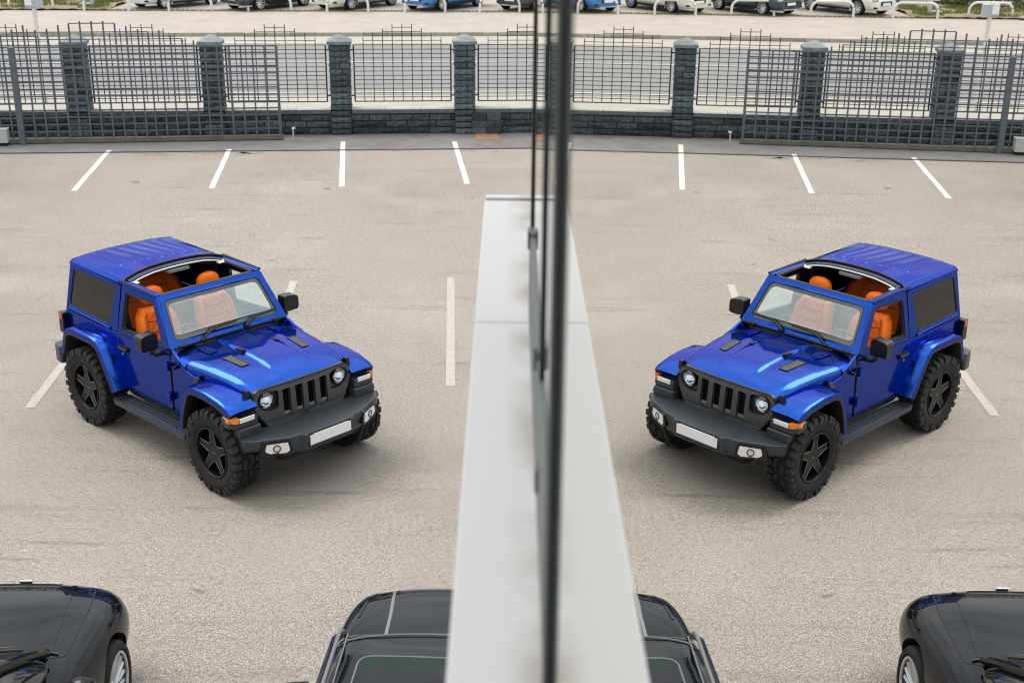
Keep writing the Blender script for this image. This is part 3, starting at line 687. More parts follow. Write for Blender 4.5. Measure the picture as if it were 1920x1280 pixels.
o = blades('grass_strip', area2, 5000, .03, .10, .015, 'grass', 4, lambda x, y: .155); tag(o, 'thin dry grass growing along the hoop barriers', 'grass')
def bush(label, x, y, z, rx, ry, rz_, n, seed):
    rnd = random.Random(seed); b = thing('bush', label, 'bush', (x, y, z), 0, 'bushes on the verge'); mb = MB(); tr = MB()
    for k in range(7):
        a = 2 * pi * k / 7; tr.tube([(0, 0, 0), (cos(a) * rx * .3, sin(a) * ry * .3, rz_ * .7), (cos(a) * rx * .7, sin(a) * ry * .7, rz_ * 1.2)], [.04, .025, .01], 5)
    part('stems', tr, 'soil', b)
    lumps = [(rnd.uniform(-.8, .8) * rx, rnd.uniform(-.8, .8) * ry, rnd.uniform(.3, 1.3) * rz_, rnd.uniform(.25, .5)) for _ in range(16)]
    for i in range(n):
        lx, ly, lz, lr = rnd.choice(lumps); d = Vector((rnd.gauss(0, 1), rnd.gauss(0, 1), rnd.gauss(0, 1))).normalized() * lr * rnd.uniform(.6, 1.1) * rx
        p = Vector((lx, ly, lz)) + d
        if p.z < .05: continue
        a = Vector((rnd.gauss(0, 1), rnd.gauss(0, 1), rnd.gauss(0, 1))).normalized() * .06; c2 = Vector((rnd.gauss(0, 1), rnd.gauss(0, 1), rnd.gauss(0, 1))).normalized() * .045
        mb.add([p - a, p + c2, p + a, p - c2], [(0, 1, 2, 3)])
    part('foliage', mb, 'leaf', b, smooth=False, kind='stuff')
bush('large loose green bush at the far left of the verge', -23.6, 60.2, .2, 1.5, 1.1, .8, 5200, 1)
bush('smaller green bush beside the pale box behind the verge', -21.2, 60.6, .2, .9, .8, .5, 2600, 2)
bush('broad bush outside the left edge of the verge', -26.6, 59.6, .2, 1.7, 1.2, .9, 4200, 5)
# grey post, pale cabinet, litter and stones on the verge
vp = MB(); vp.tube([(0, 0, 0), (0, 0, 3.2)], .09, 10); o = part('verge_post', vp, 'galv', loc=(-18.45, 57.0, .15)); tag(o, 'grey round steel post on the verge left of the white car', 'post')
cb = thing('pale_van', 'pale panel van parked beyond the verge, left of the far cars', 'van', (-20.0, 63.5, .15), R(182))
q = MB(); q.prism(roundpoly([(-2.3, .35), (2.35, .35), (2.42, .9), (1.75, 1.05), (1.2, 1.85), (-2.3, 1.9)], .12), lambda a, b, t: (a, t, b), -.9, .9); part('body', q, 'carwhite', cb, bevel=.03)
for x in (-1.5, 1.5):
    for s in (-1, 1): road_wheel(cb, x, s * .82, .33, s, .2, 'ten', .66)
for s in (-1, 1):
    q = MB(); q.box((.55, min(s * .89, s * .91), 1.1), (1.25, max(s * .89, s * .91), 1.6)); part('side_window', q, 'darkglass', cb)
for i, (x, y, a) in enumerate([(-18.9, 57.4, .3), (-24.2, 56.0, -.2), (-22.3, 55.7, .1), (-20.5, 55.9, .05)]):
    if i == 0:
        q = MB(); q.box((-.25, -.1, 0), (.25, .1, .03)); q.box((-.1, -.05, .03), (.2, .08, .06)); o = part('litter', q, 'white', bevel=.01, loc=(x, y, .29)); tag(o, 'crumpled white litter on the verge beside the post', 'litter')
    else:
        rnd = random.Random(i); q = MB(); q.revolve([(0, .11), (.12, .10), (.2, .05), (.22, 0)], (0, 0, 0), 'z', 9); q.v = [(vx * (1.6 + rnd.uniform(-.2, .2)), vy * (.7 + rnd.uniform(-.2, .2)), vz) for vx, vy, vz in q.v]
        o = part('stone', q, 'cope', loc=(x, y, .24), smooth=False); tag(o, ['pale flat stone at the left edge of the verge', 'pale flat stone midway along the verge', 'pale flat stone near the post at the verge edge'][i - 1], 'stone')

# ================================================================ BUILDING WITH GLASS FACADE
GXp = .080; LZ = CAM_H - 1.375
bd = thing('glazed_building', 'building facade of mirror-like dark glass with black mullions above a white ledge', 'building', (GXp, 0, 0), 0)
def bpart(name, a, b, m, **k):
    q = MB(); q.box((a[0] - GXp, a[1], a[2]), (b[0] - GXp, b[1], b[2])); return part(name, q, m, bd, **k)
ys = [-5.2, -1.5, 1.86, 2.62, 3.92]
for i in range(4):
    zb = LZ + .001 if i < 2 else LZ + .31
    q = MB(); q.add([(0, ys[i] + .012, zb), (0, ys[i + 1] - .012, zb), (0, ys[i + 1] - .012, 8.2), (0, ys[i] + .012, 8.2)], [(0, 1, 2, 3)]); part('glass_pane', q, 'outerglass', bd, smooth=False)
    bpart('inner_pane', (GXp + .013, ys[i] + .012, zb), (GXp + .022, ys[i + 1] - .012, 8.2), 'facadeglass', smooth=False)
for y in ys:
    pr = .011 if y < 2 else .005
    z0 = LZ + .001 if y < 2 else LZ + .305
    bpart('mullion', (GXp - pr, y - .012, z0), (GXp + .06, y + .012, 8.2), 'mullion', bevel=.0015)
    if y > 0: bpart('mullion_cap', (GXp - pr - .002, y - .016, z0), (GXp - .004, y - .0125, 8.2), 'rail')
bpart('bottom_rail', (GXp - .009, 1.88, LZ + .001), (GXp + .06, 3.95, LZ + .30), 'rail', bevel=.004)
for i, (y, z) in enumerate([(3.8, .32), (2.75, .33), (2.45, .16)]): bpart('latch', (GXp - .017, y, LZ + z - .06), (GXp - .008, y + .05, LZ + z), 'rail', bevel=.004)
bpart('top_frame', (GXp - .015, -5.3, 8.2), (GXp + .25, 3.95, 8.45), 'mullion')
bpart('roof_slab', (GXp - .1, -5.4, 8.45), (GXp + 9, 5.7, 8.8), 'facade')
bpart('rear_room_wall', (GXp + .3, -5.2, LZ), (GXp + 9, 3.9, 8.2), 'blind')
for i, (y0, y1) in enumerate([(-5.4, -2.3), (-2.295, .78), (.785, 3.848), (3.853, 5.47)]):
    q = MB(); x0, x1 = -.185 / 1.0 * .175 / .175 + GXp - .0, GXp + .06
    x0 = GXp - .186
    q.box((x0 - GXp, y0, LZ - .035), (x1 - GXp, y1, LZ))
    part('ledge_slab', q, 'sillpaint', bd, bevel=.006, seg=2)
q = MB(); q.box((-.18, 5.473, LZ - .035), (.3, 5.53, LZ + .012)); part('ledge_end', q, 'sillpaint', bd, bevel=.005)
bpart('facade_band', (GXp - .15, -5.4, LZ - .9), (GXp + 9, 5.6, LZ - .04), 'facade')
bpart('corner_wall', (GXp + .05, 3.96, LZ + .0), (GXp + 9, 5.55, 8.44), 'facade')
bpart('ground_floor_wall', (2.6, -5.4, 0), (GXp + 9, 5.6, LZ - .91), 'facade')
for y in (-5.2, 5.3): bpart('column', (2.1, y - .15, 0), (2.4, y + .15, LZ - .91), 'galv', bevel=.02)
# ================================================================ BLUE OFF-ROAD CAR
J = thing('off_road_car', 'blue short off-road car with orange seats, open front roof and chunky black tyres', 'car', (-2.328, 12.082, 0), -.7525)
WR = .449; WB = 2.46
def yb(z):      # body half width by height
    return interp(z, [.45, .60, 1.17, 1.80], [.745, .765, .765, .655])
def side_fn(s):
    return lambda x, z, t: (x, s * (yb(z) - t), z)
def side_panel(name, outline, holes, m, s, th=.03, t0=0, parent=J, bevel=.004, **k):
    """split at the belt line so that the panel bends there"""
    mb = MB(); mb.prism(outline, side_fn(s), t0, t0 + th, holes); return part(name, mb, m, parent, bevel=bevel, **k)
# floor, inner tub, underbody
q = MB(); q.box((-3.0, -.70, .50), (-.75, .70, .56)); q.box((-3.0, -.70, .56), (-2.15, .70, .78)); part('floor', q, 'interior', J, bevel=.01)
q = MB(); q.box((-3.0, -.42, .36), (.25, -.32, .50)); q.box((-3.0, .32, .36), (.25, .42, .50)); q.box((-.5, -.3, .40), (.2, .3, .62)); part('chassis_frame', q, 'blackmatt', J, bevel=.01)
for x in (0, -WB):
    q = MB(); q.tube([(x, -.66, WR), (x, .66, WR)], .045, 12); q.revolve([(0, -.14), (.10, -.1), (.13, 0), (.10, .1), (0, .14)], (x, -.12, WR), 'y', 16); part('axle', q, 'blackmatt', J)
q = MB(); q.box((-.62, -.60, .52), (.30, .60, 1.0)); part('engine_bay', q, 'blackmatt', J)
for s in (-1, 1):
    q = MB(); q.box((-3.02, min(s * .50, s * .52), .50), (-1.9, max(s * .50, s * .52), 1.15)); part('inner_arch', q, 'blackmatt', J)
# side body panels
for s in (-1, 1):
    fn = side_fn(s)
    rq = [(-3.05, .78), (-2.93, .78), (-2.86, .98), (-2.70, 1.04), (-2.24, 1.04), (-2.08, .94), (-1.87, .56), (-1.80, .535), (-1.80, .55), (-1.905, .66), (-1.965, .80), (-1.94, 1.165), (-3.05, 1.165)]
    side_panel('quarter_panel', rq, [], 'blue', s)
    # shoulder crease below the belt
    q = MB(); q.box((-3.05, min(s * .70, s * .768), 1.165), (-1.94, max(s * .70, s * .768), 1.192)); part('belt_moulding', q, 'blue', J, bevel=.01, seg=3)
    # door
    d = bpy.data.objects.new('door', None); C.objects.link(d); d.parent = J; d.location = (-.93, s * .76, 0)
    def dfn(x, z, t, s=s): return (x + .93, s * (yb(z) + .003 - t) - s * .76, z)
    low = roundpoly([(-1.93, 1.19, 0), (-1.955, .80, .1), (-1.885, .64, .12), (-1.74, .578, .1), (-.99, .570, .04), (-.932, .60, .03), (-.922, 1.225, 0), (-1.05, 1.25, 0)], .05)
    mb = MB(); mb.prism(low, dfn, 0, .035)
    fr = [(-1.93, 1.192), (-1.05, 1.252), (-.925, 1.227), (-.925, 1.30), (-1.215, 1.715), (-1.27, 1.735), (-1.90, 1.735)]
    hole = roundpoly([(-1.865, 1.235), (-1.06, 1.285), (-1.10, 1.35), (-1.275, 1.655), (-1.30, 1.675), (-1.82, 1.665)], .05)
    gq = MB(); gq.prism(offset_poly(low, .007), dfn, .001, .02, [low]); part('door_gap', gq, 'blackmatt', d)
    mb.prism(fr, dfn, .004, .035, [hole]); part('door_skin', mb, 'blue', d, bevel=.005, seg=2)
    q = MB(); q.prism(offset_poly(hole, .002), dfn, .012, .05, [offset_poly(hole, -.018)]); part('window_seal', q, 'seal', d)
    q = MB(); q.prism([(-1.90, .62), (-.97, .62), (-.97, 1.20), (-1.90, 1.17)], dfn, .036, .09); part('door_card', q, 'interior', d, bevel=.01)
    q = MB(); q.prism(roundpoly([(-1.93, 1.183), (-1.05, 1.243), (-.93, 1.222), (-.93, 1.195), (-1.05, 1.215), (-1.93, 1.158)], .005), dfn, -.008, .004); part('shoulder_line', q, 'blue', d, bevel=.006, seg=3)
    # handle
    q = MB(); q.box((-.98, min(0, s * .028), 1.018), (-.80, max(0, s * .028), 1.055)); h = part('handle', q, 'blackpl', d, bevel=.012, seg=3, loc=(0, s * .012, 0))
    q = MB(); q.box((-.985, min(0, s * .006), 1.0), (-.79, max(0, s * .006), 1.07)); part('handle_recess', q, 'blackpl', d, bevel=.003, loc=(0, s * .008, 0))
    q = MB(); q.revolve([(0, s * .003), (.016, s * .003), (.018, 0)], (-.93, s * .008, .972), 'y', 14); part('lock', q, 'chrome', d)
    for z in (1.085, .745):
        q = MB(); q.box((-.06, min(0, s * .03), z - .03), (.03, max(0, s * .03), z + .03)); q.box((.00, min(0, s * .045), z - .042), (.035, max(0, s * .045), z + .042)); part('hinge', q, 'blue', d, bevel=.006, loc=(0, s * .006, 0))
    # cowl side and front inner wing
    side_panel('cowl_side', [(-.915, .54), (-.56, .54), (-.47, .85), (-.36, 1.02), (-.36, 1.065), (-.62, 1.12), (-.63, 1.165), (-.75, 1.20), (-.905, 1.275)], [], 'blue', s)
    # sill
    q = MB(); q.prism([(-1.80, .50), (-.56, .50), (-.56, .56), (-1.86, .56)], fn, .015, .05); part('sill', q, 'blackpl', J, bevel=.01)
    # running board
    q = MB(); q.prism(roundpoly([(-1.93, s * .90), (-1.88, s * .72), (-.52, s * .72), (-.50, s * .92), (-1.86, s * .92)], .02), lambda a, b, t: (a, b, .47 - t), 0, .055)
    rb = part('running_board', q, 'plastic', J, bevel=.015, seg=3)
    q = MB(); q.box((-1.70, min(s * .79, s * .88), .469), (-.72, max(s * .79, s * .88), .474)); part('step_pad', q, 'plastic', rb, bevel=.002)
    q = MB()
    for i in range(26):
        for j in range(2):
            x = -1.68 + i * .037; q.box((x, s * (.805 + .042 * j) - .012, .474), (x + .022, s * (.805 + .042 * j) + .012, .479))
    part('tread_studs', q, 'plastic', rb, smooth=False, kind='stuff')
    # hardtop side with window
    top = [(-3.045, 1.20), (-1.94, 1.20), (-1.925, 1.755), (-3.0, 1.775)]
    wh = roundpoly([(-2.99, 1.262), (-2.115, 1.238), (-2.03, 1.685), (-2.93, 1.69)], .05)
    side_panel('hardtop_side', top, [wh], 'blue', s, th=.025)
    q = MB(); q.prism(offset_poly(wh, .004), fn, .012, .018); part('quarter_window', q, 'tint', J)
    q = MB(); q.prism(offset_poly(wh, .003), fn, .006, .02, [offset_poly(wh, -.012)]); part('quarter_window_seal', q, 'seal', J)
    q = MB(); q.tube([(-2.97, s * .757, 1.238), (-2.08, s * .764, 1.213)], .011, 8); part('window_ledge', q, 'blue', J)
    q = MB(); q.tube([(-2.99, s * .675, 1.745), (-1.93, s * .680, 1.725)], .006, 6); part('drip_rail', q, 'blue', J)
    # roof side rails over the door
    q = MB(); q.prism([(-1.98, 1.735), (-1.25, 1.735), (-1.23, 1.755), (-1.26, 1.768), (-1.98, 1.775)], lambda a, b, t, s=s: (a, s * (.672 - t), b), 0, .07); part('roof_side_rail', q, 'blue', J, bevel=.01, seg=3)
    q = MB(); q.tube([(-1.95, s * .668, 1.778), (-1.24, s * .664, 1.764)], .016 if s > 0 else .006, 8); part('side_rail_seal', q, 'seal', J)
    q = MB(); q.tube([(-1.95, s * .60, 1.75), (-1.28, s * .595, 1.735)], .022, 8); part('roll_bar', q, 'seal', J)
    q = MB(); q.tube([(-2.02, s * .60, .8), (-2.0, s * .60, 1.4), (-1.97, s * .57, 1.70), (-1.97, s * .3, 1.77), (-1.97, 0, 1.785)], .03, 8); part('sports_bar', q, 'interior', J)
    q = MB(); q.tube([(-1.97, s * .58, 1.70), (-2.6, s * .58, 1.62), (-2.95, s * .58, 1.2)], .028, 8); part('sports_bar', q, 'interior', J)
    # rear flare
    path = [(-2.985, .76), (-2.94, .80), (-2.86, 1.0), (-2.80, 1.055), (-2.70, 1.085), (-2.26, 1.085), (-2.15, 1.06), (-2.07, .985), (-1.86, .62), (-1.835, .565)]
    def flare(name, path, sec, m, parent=J):
        P = [Vector((a[0], a[1])) for a in path]; us = []
        for i in range(len(P)):
            d_ = (P[min(i + 1, len(P) - 1)] - P[max(i - 1, 0)]).normalized(); nrm = Vector((-d_.y, d_.x))
            if nrm.y < -.3 and False: nrm = -nrm
            inn = path[i][2] - .015 if len(path[i]) > 2 else None
            row = []
            for (y, off) in sec:
                yy = y if not (inn and y < .80) else lerp(inn, .93, (y - .74) / .19)
                row.append((P[i].x + nrm.x * off, s * yy, P[i].y + nrm.y * off))
            us.append(row)
        mb = MB(); nv = len(sec); mb.add([p for r_ in us for p in r_], [(i * nv + j, (i + 1) * nv + j, (i + 1) * nv + (j + 1) % nv, i * nv + (j + 1) % nv) for i in range(len(us) - 1) for j in range(nv)])
        mb.add(us[0], [tuple(range(nv))]); mb.add(us[-1], [tuple(range(nv))])
        return part(name, mb, m, parent, bevel=.003)
    sec = [(.74, .030), (.82, .026), (.895, .014), (.912, .008), (.922, -.002), (.927, -.046), (.90, -.05), (.74, .0)]
    lin = [(.76, -.028), (.90, -.05), (.928, -.046), (.930, -.068), (.915, -.075), (.76, -.07)]
    flare('rear_flare', path, sec, 'blue'); flare('flare_lip', path, lin, 'seal')
    pf = [(-.575, .56), (-.545, .70), (-.485, .88), (-.42, .995), (-.36, 1.045), (-.26, 1.07, .72), (-.05, 1.065, .69), (.15, 1.04, .65), (.31, .995, .62), (.365, .955, .62)]
    flare('front_flare', pf, sec, 'blue'); flare('flare_lip', pf, lin, 'seal')
    q = MB(); q.prism([(-.46, .85), (.33, .60), (.33, .98), (-.40, 1.06)], lambda a, b, t, s=s: (a, s * (.64 - t), b), 0, .04); part('wheel_well_liner', q, 'blackmatt', J)
    # side vent
    q = MB(); q.prism(roundpoly([(-.50, .985), (-.44, 1.10), (-.385, 1.10), (-.40, 1.05), (-.45, .965)], .01), lambda a, b, t, s=s: (a, s * (.775 - t), b), 0, .02); part('side_vent', q, 'mesh', J, bevel=.003)
    # marker lamp strip below the wing front
    lam = bpy.data.objects.new('marker_lamp', None); C.objects.link(lam); lam.parent = J
    q = MB(); q.prism([(.20, s * .928), (.34, s * .928), (.402, s * .87), (.402, s * .62), (.30, s * .62)], lambda a, b, t: (a, b, .905 - t), 0, .10); part('lamp_housing', q, 'plastic', lam, bevel=.014, seg=3)
    q = MB(); q.prism([(.395, s * .845), (.409, s * .84), (.409, s * .665), (.395, s * .66)], lambda a, b, t: (a, b, .915 - t), 0, .052); part('running_light', q, 'foglens', lam, bevel=.006)
    q = MB(); q.prism(roundpoly([(.22, s * .920), (.33, s * .934), (.408, s * .872), (.409, s * .848), (.30, s * .848)], .01), lambda a, b, t: (a, b, .922 - t), 0, .052); part('indicator', q, 'amber', lam, bevel=.008, seg=3)
    # headlight
    hl = bpy.data.objects.new('headlight', None); C.objects.link(hl); hl.parent = J; hl.location = (.335, s * .465, .985)
    q = MB(); q.revolve([(.102, .0), (.102, .022), (.092, .028), (.085, .0)], (0, 0, 0), 'x', 36); part('bezel', q, 'blackpl', hl)
    q = MB(); q.revolve([(.086, .006), (.06, -.03), (.0, -.04)], (0, 0, 0), 'x', 30); part('bowl', q, 'lampb', hl)
    q = MB(); q.revolve([(.0, .020), (.030, .012), (.036, -.02)], (0, .0, .0), 'x', 20); q.tube([(.0, .06 * cos(a), .06 * sin(a)) for a in frange(-2.6, -.5, 10)], .008, 6); part('projector', q, 'lamp', hl)
    q = MB(); q.box((-.02, -.082, .040), (.010, .082, .050)); q.box((-.02, -.075, -.052), (.004, .075, -.044)); part('divider', q, 'blackpl', hl, bevel=.003)
    q = MB(); q.revolve([(.086, .012), (.05, .034), (.0, .04)], (0, 0, 0), 'x', 30); part('lens', q, 'lensglass', hl)
    # bonnet latch
    q = MB(); q.prism(roundpoly([(-.045, -.05), (.045, -.05), (.03, .05), (-.02, .055)], .015), lambda a, b, t: (a, t, b), -.022, .022); o = part('bonnet_latch', q, 'blackpl', J, bevel=.008, loc=(.245, s * .640, 1.065))
    # door mirror
    mr = bpy.data.objects.new('door_mirror', None); C.objects.link(mr); mr.parent = J; mr.location = (-1.02, .87 if s > 0 else -.945, 1.385)
    q = MB(); q.prism(roundpoly([(-.095, -.095, .03), (.10, -.095, .04), (.10, .07, .06), (-.095, .095, .05)], .05), lambda a, b, t, s=s: (t, s * a, b), -.06, .06); part('mirror_shell', q, 'blackpl', mr, bevel=.028, seg=4)
    q = MB(); q.prism(roundpoly([(-.095, -.09), (.095, -.09), (.095, .07), (-.095, .09)], .03), lambda a, b, t, s=s: (-.062 - t, s * a, b), 0, .003); part('mirror_glass', q, 'chrome', mr)
    q = MB(); q.tube([(0, -s * (.13 if s > 0 else .21), -.17), (0, -s * .08, -.165), (0, -s * .03, -.12)], [.035, .032, .028], 10); part('mirror_arm', q, 'blackpl', mr)
    # tail lamp
    tl = bpy.data.objects.new('tail_lamp', None); C.objects.link(tl); tl.parent = J; tl.location = (-3.07, s * .765, 1.045)
    q = MB(); q.box((-.055, -.065, -.125), (.05, .065, .125)); part('housing', q, 'blackpl', tl, bevel=.015)
    q = MB(); q.box((-.07, -.045, .03), (-.052, .045, .11)); q.box((-.03, min(s * .06, s * .069), .045), (.03, max(s * .06, s * .069), .115)); part('lens', q, 'red', tl, bevel=.004)
# rear panel, tailgate window, bumper, spare wheel
q = MB(); q.prism([(-.755, .62), (.755, .62), (.765, 1.17), (.66, 1.765), (-.66, 1.765), (-.765, 1.17)], lambda a, b, t: (-3.05 + t + (b - 1.2) * .07 * (b > 1.2), a, b), 0, .03, [roundpoly([(-.55, 1.27), (.55, 1.27), (.50, 1.66), (-.50, 1.66)], .05)]); part('rear_panel', q, 'blue', J, bevel=.004)
q = MB(); q.prism([(-.56, 1.26), (.56, 1.26), (.51, 1.67), (-.51, 1.67)], lambda a, b, t: (-3.04 + t + (b - 1.2) * .07, a, b), 0, .006); part('rear_window', q, 'tint', J)
q = MB(); q.prism(roundpoly([(-3.16, -.90), (-2.98, -.93), (-2.98, .93), (-3.16, .90), (-3.24, .60), (-3.24, -.60)], .04), lambda a, b, t: (a, b, .79 - t), 0, .20); part('rear_bumper', q, 'plastic', J, bevel=.02, seg=3)
# ---- bonnet
def hoodw(x): return interp(x, [-.90, -.62, .10, .30, .36], [.755, .750, .655, .610, .585])
def hoodz(x, y):
    wv = hoodw(x); v = abs(y) / wv
    zc = interp(x, [-.93, -.6, -.3, -.05, .10, .20, .28, .315, .336], [1.246, 1.246, 1.238, 1.215, 1.188, 1.160, 1.125, 1.10, 1.072])
    edge = interp(x, [-.90, -.62, .25, .335], [.045, .050, .040, .02])
    z = zc - edge * (v ** 3.2)
    bul = smooth01((.245 - abs(y)) / .05) * .022 * smooth01((.26 - x) / .25)
    rim_ = smooth01((abs(y) - wv + .075) / .06) * 0
    return z + bul * 1.0 - rim_
def edge_us(k):
    e = [1 - .17 * (j / 14) ** 1.6 for j in range(15)]; return [-a for a in e] + frange(-.81, .81, k) + e[::-1]
mb = MB(); us = frange(-.62, .30, 30) + [.31, .32, .33, .336]; vs = edge_us(56)
def hf(x, v):
    xr = x
    if x < -.5: xr = x - .20 * (1 - smooth01((abs(v) - .60) / .35)) * ((-.5 - x) / .12) * 1.0
    y = v * hoodw(xr); z = hoodz(xr, y)
    if abs(v) > .84: z -= .055 * (1 - math.sqrt(max(0, 1 - ((abs(v) - .84) / .16) ** 2)))
    return (xr, y, z)
mb.grid(hf, us, vs)
sk = [hf(x, 1) for x in us]
for s in (-1, 1):
    a = [hf(x, s) for x in us]; vs_ = []
    for p in a: vs_ += [p, (p[0], p[1] + s * .003, p[2] - .055)]
    mb.add(vs_, [(2 * i, 2 * i + 2, 2 * i + 3, 2 * i + 1) for i in range(len(a) - 1)])
hood = part('bonnet', mb, 'blue', J)
if 'sharp_edge' in hood.data.attributes: hood.data.attributes.remove(hood.data.attributes['sharp_edge'])
gq = MB(); gq.tube([(hf(-.62, v)[0] - .003, hf(-.62, v)[1], hf(-.62, v)[2] - .001) for v in frange(-1, 1, 40)], .0035, 5); part('bonnet_gap', gq, 'blackmatt', J)
# engine-bay sides under the bonnet
for s in (-1, 1):
    mb = MB(); a = frange(-.60, .335, 16); vs_ = []
    for x in a: vs_ += [(x, s * (hoodw(x) + .001), hf(x, 1)[2] - .061), (x, s * (hoodw(x) + .006), .86)]
    mb.add(vs_, [(2 * i, 2 * i + 2, 2 * i + 3, 2 * i + 1) for i in range(len(a) - 1)]); part('inner_wing', mb, 'blue', J)
bpy.context.view_layer.update(); hb = bvh_of(hood)
# bonnet vents, bumpers, hinges
for s in (-1, 1):
    q = MB(); ol = roundpoly([(-.40, s * .47, .015), (-.10, s * .435, .02), (-.085, s * .335, .02), (-.395, s * .36, .015)], .02)
    def hv(a, b, t, k=.0): return (a, b, hoodz(a, b) + .009 - t)
    q.prism(ol, hv, 0, .02, [offset_poly(ol, -.010)]); bv_ = part('bonnet_vent', q, 'blackpl', J)
    q = MB(); q.prism(offset_poly(ol, -.009), lambda a, b, t: (a, b, hoodz(a, b) + .006 - t), 0, .012); part('vent_mesh', q, 'mesh', bv_)
    q = MB(); q.prism(roundpoly([(-.50, -.018), (-.36, -.024), (-.345, 0), (-.36, .024), (-.50, .018)], .012), lambda a, b, t, s=s: (a, s * .218 + b, hoodz(a, s * .218) + .024 * smooth01((a + .51) / .12) - t), 0, .03); part('bonnet_buffer', q, 'seal', J, bevel=.008, seg=3)
    q = MB(); ol = roundpoly([(-.80, s * .505), (-.575, s * .50), (-.56, s * .47), (-.58, s * .395), (-.80, s * .40)], .015); q.prism(ol, lambda a, b, t: (a, b, hoodz(a, b) + .016 - t), 0, .03); bh = part('bonnet_hinge', q, 'blue', J, bevel=.006, seg=3)
    q = MB(); q.prism(roundpoly([(-.70, s * .48), (-.60, s * .475), (-.60, s * .425), (-.70, s * .425)], .01), lambda a, b, t: (a, b, hoodz(a, b) + .019 - t), 0, .006); part('hinge_recess', q, 'blue', bh, bevel=.002)
# cowl
mb = MB()
def cf(u, v):
    x = lerp(-.925, hf(-.62, v)[0] - .006, u); y = v * .757; z = hoodz(x, min(abs(y), hoodw(x)) * (1 if y > 0 else -1)) - .004
    if abs(v) > .84: z -= .055 * (1 - math.sqrt(max(0, 1 - ((abs(v) - .84) / .16) ** 2)))
    return (x, y, z)
mb.grid(cf, frange(0, 1, 6), edge_us(40)); part('cowl_panel', mb, 'blue', J)
q = MB(); ol = roundpoly([(-.93, -.45), (-.93, .61), (-.865, .62), (-.835, .30), (-.835, -.36), (-.865, -.47)], .02); q.prism(ol, lambda a, b, t: (a, b, hoodz(a, b) + .012 - t), 0, .014); cg = part('cowl_grille', q, 'seal', J, bevel=.003)
for i in range(13):
    y = -.26 + i * .032
    q = MB(); q.box((-.90, y, 0), (-.855, y + .018, .004)); o = part('slot', q, 'blackmatt', cg, loc=(0, 0, hoodz(-.87, y) + .0095))
# ---- windscreen frame
def wf(y, v, t):     # v along the slope 0..1, t inward depth
    x = lerp(-.900, -1.246, v); z = lerp(1.268, 1.748, v); n = Vector((.475, 0, .346)).normalized(); bow = .018 * (1 - (y / .75) ** 2)
    return (x + n.x * (bow - t), y, z + n.z * (bow - t))
outl = roundpoly([(-.752, 0, .03), (.752, 0, .03), (.668, 1.0, .05), (-.668, 1.0, .05)], .04, 6)
hol = roundpoly([(-.665, .105, .10), (.665, .105, .10), (.600, .885, .10), (-.600, .885, .10)], .09, 7)
def scale2(pl, f): return [(a, b * f) for a, b in pl]
def dens_(pl, n=6):
    o = []
    for i in range(len(pl)):
        a, b = pl[i], pl[(i + 1) % len(pl)]; k = n if math.dist(a, b) > .3 else 1
        o += [(lerp(a[0], b[0], j / k), lerp(a[1], b[1], j / k)) for j in range(k)]
    return o
outl, hol = dens(outl), dens(hol)
q = MB(); q.prism(outl, wf, 0, .05, [hol]); part('windscreen_frame', q, 'blue', J, bevel=.010, seg=3)
q = MB(); q.prism(hol, wf, .004, .012, [offset_poly(hol, -.012)]); part('windscreen_seal', q, 'blackpl', J)
inner = dens(roundpoly([(-.625, .21, .08), (.625, .21, .08), (.565, .815, .10), (-.565, .815, .10)], .08, 7))
q = MB(); q.prism(offset_poly(hol, -.010), wf, .008, .012, [inner]); part('windscreen_border', q, 'frit', J)
mb = MB(); mb.prism(offset_poly(inner, .02), wf, .0125, .0145); part('windscreen', mb, 'screen', J)
q = MB(); q.prism(roundpoly([(-.655, 1.70), (.655, 1.70), (.655, 1.745), (-.655, 1.745)], .01), lambda a, b, t: (-1.258 - t, a, b), 0, .05); part('header_rail', q, 'seal', J, bevel=.01)
q = MB(); q.box((-.91, -.74, 1.255), (-.885, .74, 1.272)); part('frame_base_seal', q, 'seal', J)
for s in (-1, 1):
    q = MB(); q.box((-.915, s * .60 - .05, 1.262), (-.865, s * .60 + .05, 1.285)); part('frame_bracket', q, 'seal', J, bevel=.005)
# wipers
for (py, tx, ty, t1, t2) in ((-.36, -.127, .25, -.26, .14), (.21, .40, .25, .262, .648)):
    wp = bpy.data.objects.new('wiper', None); C.objects.link(wp); wp.parent = J
    pz = hoodz(-.90, py) + .012
    j = Vector(wf(tx, .17, -.038)); q = MB(); q.tube([(-.885, py, pz), (-.88, py, pz + .035)], .024, 10); q.tube([(-.88, py, pz + .03), (lerp(-.87, j.x, .4) + .02, lerp(py, j.y, .4), lerp(pz + .04, j.z, .4) + .03), tuple(j)], [.013, .010, .007], 6); part('wiper_arm', q, 'seal', wp)
    q = MB(); q.tube([wf(lerp(t1, t2, k), .165 + .02 * k, -.018) for k in (0, .25, .5, .75, 1)], .0075, 6); part('wiper_blade', q, 'blackpl', wp)
